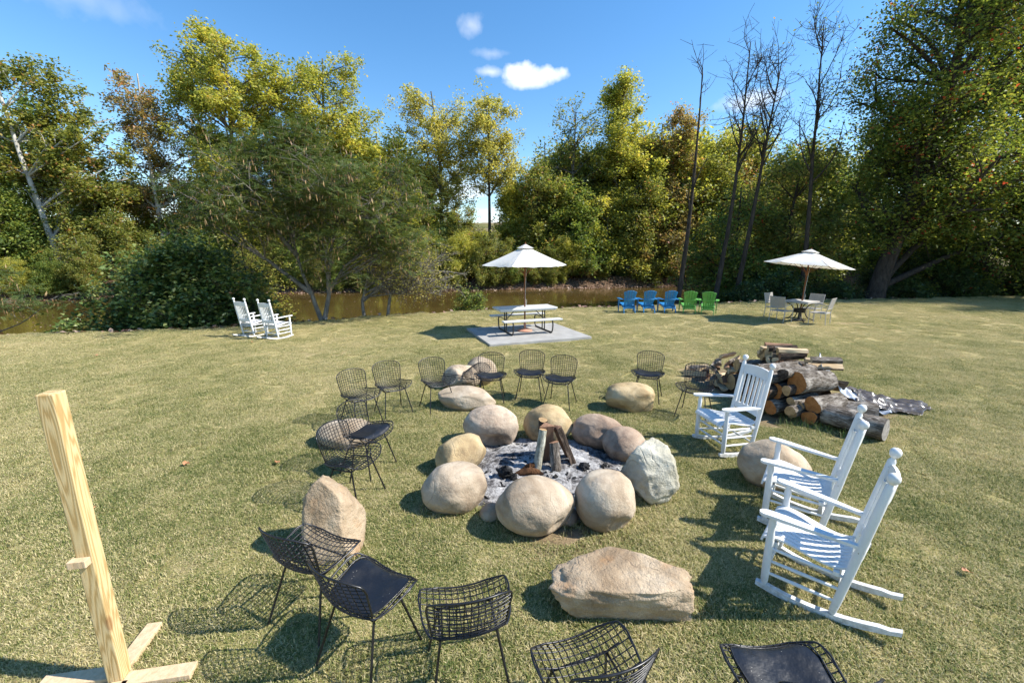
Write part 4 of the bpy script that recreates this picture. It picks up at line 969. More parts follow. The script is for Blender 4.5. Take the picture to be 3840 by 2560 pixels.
# weeds by the logs, fallen leaves
def blades(name, spots, h, n, seed, mat, label, cat, w=.0032):
    g = np.random.default_rng(seed); V, T, tn = [], [], []
    for (x, y_, r) in spots:
        for _ in range(n):
            a, l, hh = g.uniform(0, 6.28), g.uniform(.15, .9), h * g.uniform(.5, 1.2); p = np.array([x + g.normal(0, r), y_ + g.normal(0, r), 0]); d = np.array([math.cos(a), math.sin(a), 0]); s_ = np.array([-d[1], d[0], 0]) * w
            b = len(V); up_ = np.array([0, 0, 1.])
            V += [p - s_, p + s_, p + d * hh * l * .4 + up_ * hh * .6 + s_ * .8, p + d * hh * l * .4 + up_ * hh * .6 - s_ * .8, p + d * hh * l + up_ * hh * (1 - .3 * l)]
            T += [(b, b + 1, b + 2), (b, b + 2, b + 3), (b + 3, b + 2, b + 4)]; tn += [g.uniform()] * 5
    return tag(link(name, raw_mesh(name, np.array(V), tri=np.array(T), tint=tn), mat), label, cat, kind='stuff')
blades('weeds', [(4.30, 5.42, .12), (4.45, 5.30, .12), (4.15, 5.55, .10), (4.6, 5.2, .08), (4.0, 5.6, .08)], .15, 34, 3, WEED, 'tall weeds growing at the foot of the firewood logs', 'weeds')
blades('weeds', [(2.95, 2.0, .2), (2.7, 1.8, .15), (3.3, 2.2, .2), (2.3, 1.75, .12), (3.1, 2.9, .2)], .07, 22, 4, WEED, 'longer green grass blades around the rocker tips', 'weeds')
spots = []
for (X, Y, a_, b_, yw) in BASES:
    for q in range(26):
        an = 2 * math.pi * q / 26 + rg.uniform(-.1, .1); u, v = a_ * math.cos(an), b_ * math.sin(an); spots.append((X + u * math.cos(yw) - v * math.sin(yw), Y + u * math.sin(yw) + v * math.cos(yw), .02))
spots = [q for q in spots if (q[0] - .35) ** 2 / .95 ** 2 + (q[1] - 4.3) ** 2 / .85 ** 2 > 1]
blades('base_grass', spots, .055, 7, 9, gm, 'uncut grass fringe growing against the boulders', 'grass', .0026)
LEAFB = m_plain('fallen_leaf_orange', (0.42, 0.19, 0.085), .7, .2, 20)
lv = []
for i, (x, y_, lb) in enumerate([(-3.80, 4.43, 'curled orange leaf on the grass behind the timber post'), (-4.05, 3.55, 'pale orange leaf on the open grass left of the timber post'), (-2.75, 4.45, 'small tan leaf lying near the low tan boulder'), (3.85, 4.45, 'broad tan leaf on the grass behind the nearest white rocker'), (-7.1, 11.1, 'brown leaf lying in front of the creek side rockers'), (-9.9, 9.6, 'lone orange leaf far out on the lawn'), (3.5, 2.75, 'small pale leaf on the grass past the rocker')]):
    mb = MB(); n = 12; o2 = [(.036 * math.cos(a) * (1 + .35 * math.cos(3 * a)), .028 * math.sin(a) * (1 + .3 * math.cos(5 * a))) for a in [2 * math.pi * k / n for k in range(n)]]
    mb.v = [(0, 0, .012)] + [(a, b, .004 + .022 * abs(math.sin(3 * a / .05 + i))) for a, b in o2]; mb.f = [(0, 1 + k, 1 + (k + 1) % n) for k in range(n)]
    o = mb.build('fallen_leaf', LEAFB); o.location = (x, y_, .035); o.rotation_euler = (.2, .15, i * 1.3); tag(o, lb, 'leaf')

# ------------------------------------------------------------ trees and shrubs
def leaf_mat(name, stops, transl=0.52, spec=0.35, rough=0.5):
    t = NT(name); k = t.ramp(t.attr('tint'), stops)
    k = t.mix(t.mapr(t.noise(t.pos(), 0.9, 3), .35, .7, 0, .35), k, t.mix(1.0, k, (0.75, 0.8, 0.6), 'MULTIPLY'))
    return t.bsdf(k, rough, None, spec, transl=transl, tcol=t.mix(1.0, k, (1.25, 1.2, 0.7), 'MULTIPLY'))
def bark(name, a, b, sc=9):
    t = NT(name); n = t.noise(t.vmul(t.obj(), (1, 1, .3)), sc, 5, .7, .5)
    return t.bsdf(t.ramp(n, [(.3, a), (.7, b)]), .95, t.bump(n, .8, .04), .1)
TB = {'white': bark('sycamore_bark', (0.20, 0.18, 0.15), (0.62, 0.60, 0.54), 2.2), 'grey': bark('grey_bark', (0.075, 0.065, 0.055), (0.20, 0.18, 0.155)), 'dark': bark('dark_tree_bark', (0.022, 0.018, 0.015), (0.085, 0.07, 0.058)), 'mim': bark('mimosa_bark', (0.10, 0.09, 0.075), (0.27, 0.25, 0.215))}
LF = {
 'olive': leaf_mat('olive_leaves', [(0, (0.104, 0.140, 0.036)), (0.45, (0.244, 0.275, 0.069)), (0.88, (0.415, 0.390, 0.107)), (1, (0.512, 0.256, 0.123))]),
 'yellow': leaf_mat('yellow_green_leaves', [(0, (0.183, 0.226, 0.054)), (0.4, (0.390, 0.409, 0.090)), (0.8, (0.610, 0.573, 0.126)), (1, (0.671, 0.512, 0.157))]),
 'gold': leaf_mat('golden_leaves', [(0, (0.244, 0.262, 0.074)), (0.5, (0.512, 0.482, 0.147)), (1, (0.732, 0.610, 0.201))]),
 'brown': leaf_mat('turning_brown_leaves', [(0, (0.122, 0.128, 0.055)), (0.4, (0.317, 0.262, 0.106)), (0.75, (0.488, 0.366, 0.154)), (1, (0.561, 0.232, 0.137))]),
 'green': leaf_mat('green_leaves', [(0, (0.08, 0.13, 0.036)), (.5, (0.19, 0.27, 0.065)), (.9, (0.38, 0.41, 0.10)), (1, (0.50, 0.45, 0.11))]),
 'maple': leaf_mat('turning_maple_leaves', [(0, (0.07, 0.115, 0.028)), (.5, (0.19, 0.245, 0.055)), (.955, (0.40, 0.40, 0.09)), (.975, (0.45, 0.15, 0.06)), (1, (0.40, 0.06, 0.04))]),
 'dark': leaf_mat('glossy_dark_leaves', [(0, (0.030, 0.057, 0.019)), (.6, (0.068, 0.115, 0.032)), (1, (0.230, 0.270, 0.081))], .25, .5, .32),
 'frond': leaf_mat('mimosa_fronds', [(0, (0.055, 0.095, 0.03)), (.6, (0.115, 0.16, 0.05)), (1, (0.24, 0.25, 0.085))], .35),
 'bush': leaf_mat('broad_bush_leaves', [(0, (0.055, 0.10, 0.028)), (.5, (0.15, 0.225, 0.06)), (1, (0.46, 0.47, 0.18))], .4, .45, .4),
}
PODS = leaf_mat('tan_seed_pods', [(0, (0.30, 0.17, 0.08)), (1, (0.58, 0.40, 0.22))], .35)
def quads_from(P, size, g, asp=0.62, droop=0.0, up=0.5):
    n = len(P); a = g.uniform(0, 2 * np.pi, n); nz_ = g.normal(0, 1, (n, 3)); nz_[:, 2] = np.abs(nz_[:, 2]) + up
    nz_ /= np.linalg.norm(nz_, axis=1)[:, None]
    r = np.stack([np.cos(a), np.sin(a), g.normal(-droop, .35, n)], 1); u = r - nz_ * np.sum(r * nz_, 1)[:, None]; u /= np.linalg.norm(u, axis=1)[:, None] + 1e-9
    v = np.cross(nz_, u); s = size * g.uniform(.65, 1.35, n)
    fold = nz_ * (s * .16)[:, None]
    V = np.stack([P, P + u * (s * .5)[:, None] + v * (s * asp * .5)[:, None] + fold, P + u * s[:, None], P + u * (s * .5)[:, None] - v * (s * asp * .5)[:, None] + fold], 1)
    return V.reshape(-1, 3)
class TreeGen:
    def __init__(s, seed): s.g = random.Random(seed); s.n = np.random.default_rng(seed); s.mb = MB(); s.tips = []
    def limb(s, a, b, r0, r1, seg, sides, bend=0.12, rise=0.0):
        a, b = Vector(a), Vector(b); L_ = (b - a).length; pts = []
        u, w = basis(b - a); k1, k2 = s.g.uniform(-1, 1) * bend * L_, s.g.uniform(-1, 1) * bend * L_
        for i in range(seg + 1):
            t = i / seg; q = math.sin(math.pi * t)
            p = a.lerp(b, t) + u * (k1 * q + s.g.uniform(-.25, .25) * bend * L_ * (0 < i < seg) * .5) + w * (k2 * q) + Vector((0, 0, rise * L_ * q))
            pts.append(p)
        s.mb.tube(pts, [r0 + (r1 - r0) * (i / seg) ** .8 for i in range(seg + 1)], sides, cap=False)
        return pts
def interp_pts(pts, t):
    f_ = t * (len(pts) - 1); i = min(int(f_), len(pts) - 2); return pts[i].lerp(pts[i + 1], f_ - i)
def make_tree(name, label, X, Y, h, crown, trunk_r, wood, leaves, n1=18, n2=5, n3=4, nleaf=9000, lsize=.22, seed=1, lean=(0, 0), clear=.3, cat='tree', group=None, stems=None, sigma=.38, up=.6, asp=.62, shell=.5, z0=None, twig=.9, extra=None, clump=None, sparse=0.0, asleaf='foliage'):
    sparse = max(sparse, .22 if n1 < 80 else .15)
    """crown: list of ellipsoids (dx, dy, z, rx, ry, rz) about the base; limbs grow to targets inside them"""
    T = TreeGen(seed); g = T.g; z0 = (height(X, Y) - .12) if z0 is None else z0
    root = empty(name, (X, Y, z0), 0, label, cat, group)
    top = Vector((lean[0], lean[1], h * .93)); trunks = []
    if stems is None: stems = [[(0, 0, 0), (lean[0], lean[1], h * .93)]]
    for st in stems:
        rt = trunk_r if len(stems) == 1 else trunk_r * .8; a = Vector(st[0])
        P = [a]
        for k in range(len(st) - 1): P += T.limb(st[k], st[k + 1], rt * (1 - .8 * k / (len(st) - 1)), rt * (1 - .8 * (k + 1) / (len(st) - 1)) * .9 + .008, 7, 9, .035)[1:]
        trunks.append(P)
    T.mb.tube([trunks[0][0] + Vector((0, 0, -.3)), trunks[0][0] + Vector((0, 0, .02)), trunks[0][0].lerp(trunks[0][1], .35)], [trunk_r * 1.55, trunk_r * 1.3, trunk_r * 1.0], 9, cap=False)
    vol = [e[3] * e[4] * e[5] for e in crown]; ctr = Vector((0, 0, 0)); tw = 0
    sec = []
    for i in range(n1):
        e = g.choices(crown, vol)[0]
        while True:
            q = Vector((g.uniform(-1, 1), g.uniform(-1, 1), g.uniform(-1, 1)))
            if shell * .6 < q.length < 1: break
        tgt = Vector((e[0] + q.x * e[3], e[1] + q.y * e[4], e[2] + q.z * e[5]))
        P = min(trunks, key=lambda P_: (P_[-1].xy - tgt.xy).length * .7 + g.uniform(0, 1.2)); hd = (P[len(P) // 2].xy - tgt.xy).length
        zs = tgt.z - hd * g.uniform(.45, .9); zs = max(clear * h * g.uniform(.9, 1.25), min(zs, P[-1].z * .95))
        t = 0
        for k in range(len(P) - 1):
            if P[k].z <= zs: t = k / (len(P) - 1)
        st = interp_pts(P, min(.97, t + .5 / len(P)))
        if tgt.z < st.z - .6: tgt.z = st.z - .6 * g.random()
        r0 = max(.012, trunk_r * .42 * (1 - .55 * t)); pp = T.limb(st, tgt, r0, r0 * .28, 6, 6, .10, .05); sec.append((pp, r0, e))
    lp = []
    for pp, r0, e in sec:
        for j in range(n2):
            t = g.uniform(.35, 1.0); st = interp_pts(pp, t); d = (pp[-1] - pp[-2]).normalized() * .6 + Vector((g.gauss(0, .7), g.gauss(0, .7), g.gauss(.12, .55)))
            L_ = twig * g.uniform(.7, 1.7) * (1.1 - .3 * t); en = st + d.normalized() * L_; s2 = T.limb(st, en, r0 * .26 + .004, .006, 4, 4, .14, .03)
            lp.append((en, L_))
            for k in range(n3):
                t3 = g.uniform(.3, 1.0); a = interp_pts(s2, t3); d3 = (en - st).normalized() * .5 + Vector((g.gauss(0, .8), g.gauss(0, .8), g.gauss(-.05, .6))); b = a + d3.normalized() * L_ * g.uniform(.35, .7)
                T.mb.tube([a, a.lerp(b, .55) + Vector((g.gauss(0, .04), g.gauss(0, .04), g.gauss(0, .04))), b], [.008, .006, .003], 3, cap=False)
                lp.append((b, L_ * .6))
    o = T.mb.build('trunk_and_limbs', TB[wood], root); o.data.polygons.foreach_set('use_smooth', [True] * len(o.data.polygons))
    if sparse: lp = [q for q in lp if g.random() > sparse]
    K = np.array([q[0] for q in lp]); S = np.array([q[1] for q in lp])
    if nleaf:
        m = T.n.integers(0, len(K), nleaf)
        Pp = K[m] + np.clip(T.n.normal(0, 1, (nleaf, 3)), -1.7, 1.7) * (S[m] * sigma)[:, None]
        V = quads_from(Pp, lsize, T.n, asp, up=up); ct = T.n.uniform(0, 1, len(K))[m] * .45 + T.n.uniform(0, 1, nleaf) * .55
        ct = np.clip((ct - .5) * 1.25 + .5, 0, 1)
        Q_ = np.arange(nleaf * 4).reshape(-1, 4)
        link(asleaf, raw_mesh(asleaf, V, quad=Q_, tint=np.repeat(ct, 4)), LF[leaves], root)
    if extra: extra(root, T, K, S)
    return root
FB = 'trees on the far bank of the creek'
S_ = make_tree
S_('sycamore_tree', 'tall leaning sycamore with a white trunk and green reddish leaves over the creek', -35.0, 33.0, 17.5, [(0.5, 1.8, 9.5, 5.2, 3.4, 6.0), (-1.0, 1.5, 4.0, 5.0, 3, 3.2), (-2.5, .5, 15.2, 2.3, 2, 2.2)], .27, 'white', 'olive', 40, 6, 4, 34000, .24, 11, lean=(-2.2, 0), clear=.12, group=FB, shell=.4)
S_('sycamore_tree', 'sparse brownish sycamore with a white trunk, taller than the bush before it', -30.4, 37.5, 17.4, [(0, 1.2, 10.5, 4.8, 3.2, 6.2), (-2.5, 0.6, 12.0, 2.6, 2, 3.0), (2, 1.2, 7, 4.5, 3, 4.5)], .24, 'white', 'brown', 40, 6, 4, 20000, .21, 12, clear=.2, group=FB, sigma=.34)
S_('tulip_tree', 'large yellow green tree with the highest crown left of the parasols', -24.2, 39.5, 21.0, [(0.2, 0, 14.2, 5.6, 4.2, 6.0), (0, 0, 8, 5.6, 4, 5), (3.8, 0, 15.6, 2.6, 2.2, 3.4), (-3.4, 0, 15, 2.6, 2.2, 4.0)], .32, 'grey', 'yellow', 76, 6, 4, 52000, .23, 13, clear=.18, group=FB)
S_('tulip_tree', 'bright lime yellow tree rising behind the mimosa', -17.3, 42.5, 20.6, [(0, 0, 14.0, 4.3, 3.6, 6.3), (0, 0, 8, 4.6, 3.5, 4.5)], .3, 'grey', 'yellow', 60, 6, 4, 40000, .22, 14, clear=.25, group=FB)
S_('walnut_tree', 'golden round topped tree between the mimosa and the slender open tree', -7.6, 43.0, 18.0, [(0, 0, 12.2, 4.0, 3.2, 5.6), (-.5, 0, 6, 4.4, 3, 4.4)], .26, 'grey', 'gold', 58, 6, 4, 34000, .20, 15, clear=.2, group=FB)
S_('walnut_tree', 'slender open crowned pale yellow tree with a clear dark stem', -2.2, 42.0, 16.4, [(0, 0, 13.0, 2.9, 2.6, 3.2), (.6, 0, 9.2, 3.0, 2.4, 2.0)], .22, 'dark', 'gold', 26, 6, 4, 16000, .20, 16, clear=.5, group=FB)
S_('vine_covered_tree', 'dark green tree cloaked in vines beside the slender open tree', 2.6, 41.6, 11.0, [(0, 0, 6.5, 2.5, 2.4, 4.2), (1.0, 0, 3, 3, 2.5, 2.6)], .22, 'dark', 'olive', 40, 6, 4, 20000, .21, 17, clear=.1, group=FB)
S_('locust_tree', 'half bare thin twigged tree next to the tall olive tree', 6.2, 44.0, 16.8, [(0, 0, 11, 3.4, 3, 5.6), (-.5, 0, 6, 3.2, 3, 3.5)], .22, 'grey', 'olive', 40, 7, 5, 5200, .22, 18, clear=.2, group=FB, sparse=.55)
S_('poplar_tree', 'tall narrow olive tree standing higher than its neighbours behind the parasol', 11.0, 44.5, 20.2, [(0, 0, 12.0, 2.8, 2.6, 7.0), (.3, 0, 17.0, 1.6, 1.5, 3.0), (2.3, 0, 11, 2.0, 2, 4.5)], .26, 'grey', 'yellow', 56, 6, 4, 32000, .21, 19, clear=.15, group=FB, shell=.3)
S_('ash_tree', 'orange tinted yellow tree behind the straight dead trunk', 17.0, 45.0, 17.4, [(0, 0, 12, 3.0, 2.8, 4.6), (0, 0, 6.5, 3.4, 3, 4)], .24, 'grey', 'brown', 38, 6, 4, 26000, .20, 20, clear=.2, group=FB)
# understorey along the far bank: a few shapes, copied
und = [
 S_('understorey_tree', 'bushy olive tree low on the far bank', 12.5, 42.6, 9.5, [(0, 0, 5.2, 3.8, 2.8, 4.2), (0, -.6, 2.2, 4.2, 2.6, 2.2)], .15, 'grey', 'olive', 40, 6, 4, 28000, .20, 31, clear=.05, group='olive understorey trees on the far bank'),
 S_('understorey_tree', 'bushy yellow tree low on the far bank', -10.5, 40.0, 9.0, [(0, 0, 5.0, 3.6, 2.8, 4.0), (0, -.6, 2.2, 4.0, 2.6, 2.2)], .14, 'grey', 'yellow', 40, 6, 4, 26000, .195, 32, clear=.05, group='yellow understorey trees on the far bank'),
 S_('understorey_tree', 'dark green bushy tree low on the far bank', 5.6, 41.4, 8.2, [(0, 0, 4.6, 3.4, 2.6, 3.8), (0, -.8, 1.8, 3.8, 2.4, 2.0)], .14, 'dark', 'green', 40, 6, 4, 25000, .205, 33, clear=.05, group='dark understorey trees on the far bank'),
 S_('understorey_tree', 'brown tinted bushy tree low on the far bank', 16.5, 43.2, 8.6, [(0, 0, 4.8, 3.6, 2.8, 3.9), (0, -.6, 2.0, 4.0, 2.6, 2.1)], .14, 'dark', 'brown', 40, 6, 4, 23000, .20, 34, clear=.05, group='brown understorey trees on the far bank')]
rg = random.Random(77)
spots = [(0, 21.0, 44.6, 1.2), (0, 26.5, 44.5, 1.35), (1, 9.3, 42.4, 1.0), (0, 31.0, 45.0, 1.4), (3, 23.5, 46.5, 1.3), (1, 19.0, 47.5, 1.45), (2, 29.0, 47.5, 1.4), (0, 14.6, 47.5, 1.35), (1, 9.0, 48.0, 1.25),
         (1, -13.8, 41.5, 1.0), (3, -19.6, 38.2, .55), (0, -15.5, 39.0, .85), (2, -6.6, 39.6, .55), (0, -5.2, 40.6, .75), (1, -3.6, 40.4, .55), (1, -8.2, 38.7, .50), (1, -22.4, 41.5, .95), (2, -27.5, 38.0, .75), (0, -32.5, 33.8, .8), (2, -37.5, 31.5, .85), (0, -41.5, 32.5, 1.2), (1, -34.0, 40.0, .9), (3, -26.0, 44.0, .8),
         (0, -12.0, 47.0, 1.15), (2, 0.2, 41.2, .42), (0, 2.2, 47.0, 0.8), (2, 4.5, 48.5, 1.1), (3, 12.4, 49.5, 1.5), (2, 36.0, 46.0, 1.5), (0, 42.0, 46.0, 1.6), (1, 35.0, 51.0, 1.7), (0, -47.0, 33.0, 1.4), (2, -44.0, 40.0, 1.5), (0, 20.5, 52.0, 1.6), (1, 27.0, 53.0, 1.75)]
for q in ((1, -13.6, 45.0, 1.62), (1, -15.6, 46.5, 1.5), (0, -12.0, 43.0, 1.0), (1, -20.8, 44.5, 1.35), (1, -10.2, 45.5, 1.2), (0, -28.0, 43.0, 1.25), (1, 0.9, 45.5, 1.22), (0, 3.4, 46.5, 1.4), (1, 7.0, 47.5, 1.55), (1, 16.0, 48.0, 1.7), (1, 19.5, 46.0, 1.45), (1, 13.6, 46.2, 1.55), (0, 8.0, 45.8, 1.35), (1, 21.8, 48.8, 1.6), (0, 24.5, 47.8, 1.5), (1, 5.0, 45.0, 1.15)): spots.append(q)
n_tall = len(spots); xx = -44.0
while xx < 33:      # low growth hanging over the waterline
    back = 1.3 if 7 < xx < 21 else rg.uniform(-.2, .6)
    spots.append((rg.choice((0, 0, 1, 2)) if xx < 4 else rg.choice((0, 1, 2, 3)), xx, float(np.interp(xx, SHORE[:, 0], SHORE[:, 1])) + back, rg.uniform(.30, .52))); xx += rg.uniform(1.3, 2.3)
for i_, (k, x, y_, s) in enumerate(spots):
    o = dup(und[k], (x, y_, height(x, y_) - .15), rg.uniform(0, 6.28))
    if i_ >= n_tall: o.name = 'waterside_bush'; tone = ('olive', 'yellow', 'dark green', 'brown')[k]; tag(o, 'low %s bush overhanging the far waterline' % tone, 'bush', '%s bushes overhanging the far waterline' % tone)
    elif s > 1.12: tag(o, 'tall %s tree behind the bank side growth' % ('olive', 'yellow', 'dark green', 'brown')[k], 'tree', 'tall %s trees behind the bank side growth' % ('olive', 'yellow', 'dark green', 'brown')[k])
    o.scale = (s * rg.uniform(.9, 1.1), s * .95, s * rg.uniform(.95, 1.1))
# bare trees on the near bank
def bare(name, label, X, Y, h, r, seed, top, n1, spread, zlow=.5, leafy=0, lf='olive', nbr=6):
    T = TreeGen(seed); g = T.g; z = height(X, Y) - .1; root = empty(name, (X, Y, z), 0, label, 'tree', None)
    P = T.limb((0, 0, 0), (top[0], top[1], h), r, .02, 14, 9, .022); tips = []
    for i in range(n1):
        t = g.uniform(zlow, .97); st = interp_pts(P, t); a = g.uniform(0, 6.28); L_ = spread * (1.15 - t) * g.uniform(.7, 1.4) + .7
        en = st + Vector((math.cos(a) * L_ * .42, math.sin(a) * L_ * .42, L_ * g.uniform(.75, 1.25))); p2 = T.limb(st, en, r * .42 * (1 - t) + .022, .012, 6, 5, .12, -.06)
        for j in range(nbr):
            s2 = interp_pts(p2, g.uniform(.3, 1)); e2 = s2 + Vector((g.gauss(0, .6), g.gauss(0, .6), abs(g.gauss(.55, .4)))).normalized() * g.uniform(.6, 1.5); p3 = T.limb(s2, e2, .016, .007, 4, 4, .14, -.05); tips.append(e2)
            for k in range(3):
                s3 = interp_pts(p3, g.uniform(.3, 1)); e3 = s3 + Vector((g.gauss(0, .6), g.gauss(0, .6), g.gauss(.45, .4))).normalized() * g.uniform(.3, .7); T.mb.tube([s3, s3.lerp(e3, .5) + Vector((.02, .01, 0)), e3], [.009, .008, .006], 3, cap=False); tips.append(e3)
    o = T.mb.build('trunk_and_limbs', TB['dark'], root); o.data.polygons.foreach_set('use_smooth', [True] * len(o.data.polygons))
    if leafy:
        K = np.array(tips); m = T.n.integers(0, len(K), leafy); link('foliage', raw_mesh('foliage', quads_from(K[m] + T.n.normal(0, .12, (leafy, 3)), .11, T.n), quad=np.arange(leafy * 4).reshape(-1, 4), tint=np.repeat(T.n.uniform(0, 1, leafy), 4)), LF[lf], root)
    return root
bare('dead_tree', 'straight dead trunk with a broken top behind the fan backed chairs', 8.2, 20.6, 11.3, .15, 41, (.35, .2), 5, 1.0, .35, nbr=2)
bare('bare_tree', 'bare leafless tree with upswept twigs next to the dead trunk', 10.9, 22.6, 14.2, .17, 42, (.75, .3), 13, 2.6, .52)
bare('bare_tree', 'bare tree with a forked twiggy crown between two other bare trees', 12.2, 22.9, 13.4, .18, 43, (1.2, .2), 17, 3.4, .5, 160)
bare('bare_tree', 'bare tree close to the big dark maple with a few green top leaves', 16.1, 23.0, 14.5, .17, 44, (-.8, .2), 15, 2.8, .48, 260, 'green')
# big dark maple and its neighbours
S_('maple_tree', 'huge dark maple with scattered red leaves at the lawn corner', 19.6, 22.6, 18.5, [(4.0, 0, 11.0, 6.2, 5.0, 6.2), (0.6, -.3, 7.8, 3.6, 3.4, 3.6), (1.0, -1.2, 3.6, 3.4, 2.2, 2.2), (6.5, 0, 6.0, 5, 4, 3.2), (4, 0, 16, 5, 4, 3.5)], .46, 'dark', 'maple', 85, 7, 5, 92000, .15, 51, lean=(2.5, 0), clear=.12, twig=1.25)
S_('maple_tree', 'dark maple standing at the right hand border of the lawn', 30.0, 25.0, 17.0, [(0, 0, 10, 6.0, 5.0, 6.5), (-.5, -1, 4.5, 6, 4.5, 3.5)], .4, 'dark', 'maple', 70, 7, 5, 70000, .15, 52, clear=.1, twig=1.2)
o = dup(bpy.data.objects['maple_tree.001'], (34.5, 18.6, 0), 1.3, label='dark maple beyond the lawn whose shade falls across the grass corner'); o.scale = (.85, .85, .8)
S_('hackberry_tree', 'mid height olive tree behind the tilted parasol', 17.2, 26.2, 10.2, [(0, 0, 6.4, 3.3, 3.0, 3.8), (0, -.4, 3.0, 3.6, 3, 2.4)], .17, 'dark', 'olive', 44, 6, 5, 27000, .145, 53, clear=.08)
S_('hackberry_tree', 'red flecked bushy tree among the bare trunks', 13.6, 26.0, 8.6, [(0, 0, 5.2, 3.0, 2.8, 3.5), (-.6, -.3, 2.4, 3.2, 2.8, 2.2)], .15, 'dark', 'maple', 40, 6, 5, 24000, .145, 54, clear=.08)
S_('hackberry_tree', 'dark leafy tree filling the gap between the two maples', 25.5, 28.0, 12.0, [(0, 0, 6.5, 4.5, 3.5, 5.0), (0, -.5, 2.6, 5, 3.5, 2.8)], .2, 'dark', 'green', 50, 6, 5, 32000, .16, 55, clear=.08)
sh = [S_('glossy_shrub', 'glossy dark leaved shrub along the lawn border', 14.6, 22.4, 2.0, [(0, 0, 1.15, 1.5, 1.2, 1.0)], .03, 'dark', 'dark', 26, 5, 4, 7500, .105, 61, clear=.05, twig=.4, group='glossy shrubs along the lawn border', cat='shrub'),
      S_('glossy_shrub', 'tall glossy shrub under the dark maple', 24.4, 24.3, 3.9, [(0, 0, 2.2, 1.9, 1.6, 1.9)], .05, 'dark', 'dark', 34, 6, 4, 11500, .115, 62, clear=.05, twig=.55, group='tall glossy shrubs under the maple', cat='shrub')]
for k, x, y_, s in ((0, 17.4, 22.9, .95), (0, 12.6, 22.0, .85), (0, 19.2, 24.2, 1.1), (0, 21.6, 23.6, 1.05), (1, 27.6, 25.4, 1.0), (1, 22.2, 25.0, .85), (0, 29.4, 24.4, 1.05), (1, 32.0, 25.0, .9), (0, 26.2, 24.0, .9), (0, 10.0, 21.6, .62), (1, 35.5, 26.5, 1.2), (0, 33.0, 24.8, 1.0)):
    o = dup(sh[k], (x, y_, height(x, y_) - .08), rg.uniform(0, 6.28)); o.scale = (s, s, s * rg.uniform(.9, 1.15))
# mimosa at the creek edge
def pods(root, T, K, S, npod=4200):
    m = T.n.integers(0, len(K), npod); P = K[m] + T.n.normal(0, .16, (npod, 3)) + np.array([0, 0, -.06]); n = len(P)
    a = T.n.uniform(0, 6.28, n); l = T.n.uniform(.13, .23, n); w = .019; s_ = np.stack([np.cos(a), np.sin(a), np.zeros(n)], 1) * w; d = np.stack([T.n.normal(0, .18, n), T.n.normal(0, .18, n), -np.ones(n)], 1) * l[:, None]
    V = np.stack([P - s_ * .5, P + d * .5 - s_, P + d, P + d * .5 + s_], 1).reshape(-1, 3)
    o = link('seed_pods', raw_mesh('seed_pods', V, quad=np.arange(n * 4).reshape(-1, 4), tint=np.repeat(T.n.uniform(0, 1, n), 4)), PODS, root); o['kind'] = 'stuff'
def fronds(root, T, K, S, nf=13000):
    m = T.n.integers(0, len(K), nf); B = K[m] + T.n.normal(0, .26, (nf, 3)) * np.array([1, 1, .55]); n = len(B); k = 9
    a = T.n.uniform(0, 6.28, n); d = np.stack([np.cos(a), np.sin(a), T.n.uniform(-.75, .05, n)], 1); d /= np.linalg.norm(d, axis=1)[:, None]; s_ = np.stack([-np.sin(a), np.cos(a), T.n.normal(0, .2, n)], 1); L_ = T.n.uniform(.20, .34, n)
    V = []
    for j in range(k):
        f_ = (j // 2 + .5) / 5; sg = 1 if j % 2 else -1
        p = B + d * (L_ * f_)[:, None]; ld = s_ * sg * .8 + d * .55; ld /= np.linalg.norm(ld, axis=1)[:, None]; l = L_ * (.42 - .2 * f_); wv = d * .017
        V.append(np.stack([p, p + ld * (l * .5)[:, None] + wv, p + ld * l[:, None] + np.array([0, 0, -.02]), p + ld * (l * .5)[:, None] - wv], 1))
    V = np.stack(V, 1).reshape(-1, 3)
    link('foliage', raw_mesh('foliage', V, quad=np.arange(n * k * 4).reshape(-1, 4), tint=np.repeat(np.clip(T.n.normal(.5, .22, n), 0, 1), k * 4)), LF['frond'], root); pods(root, T, K, S, nf // 5)
S_('mimosa_tree', 'wide spreading mimosa with forked grey stems and hanging tan seed pods', -6.95, 15.1, 6.9, [(-.2, 0, 4.7, 4.4, 3.0, 1.55), (-.5, 0, 5.9, 2.6, 2.2, .9), (1.6, -.1, 3.2, 2.6, 2.0, .9), (-3.0, 0, 4.0, 1.8, 1.6, .8)], .115, 'mim', 'frond', 60, 6, 4, 0, .2, 71, clear=.22, twig=.75, shell=.3, extra=fronds,
   stems=[[(0, 0, 0), (-.32, .0, 1.15), (-.75, .1, 2.5), (-1.2, .1, 4.8)], [(.02, .02, 0.1), (.30, .1, 1.25), (.9, .1, 2.1), (2.3, .1, 3.3)], [(-.32, 0, 1.15), (-1.6, -.2, 2.3), (-3.6, -.2, 3.7)], [(.28, .1, 1.2), (.5, 0, 2.6), (1.0, .1, 4.6)], [(-.75, .1, 2.5), (-1.6, .2, 3.6), (-2.6, .3, 5.2)]])
S_('creek_birch', 'leaning birch with drooping twigs just beyond the mimosa', -5.75, 16.1, 4.2, [(1.6, .6, 2.4, 1.7, 1.2, 1.0), (2.8, .8, 1.9, 1.2, 1.0, .8), (.2, .4, 2.6, 1.0, .9, .9)], .095, 'mim', 'gold', 30, 6, 5, 3400, .062, 72, clear=.25, twig=.6, stems=[[(0, 0, 0), (-.1, .1, .9), (.2, .3, 2.2), (.6, .5, 3.4)], [(-.1, .1, .9), (.8, .5, 1.7), (2.6, .9, 2.3)]])
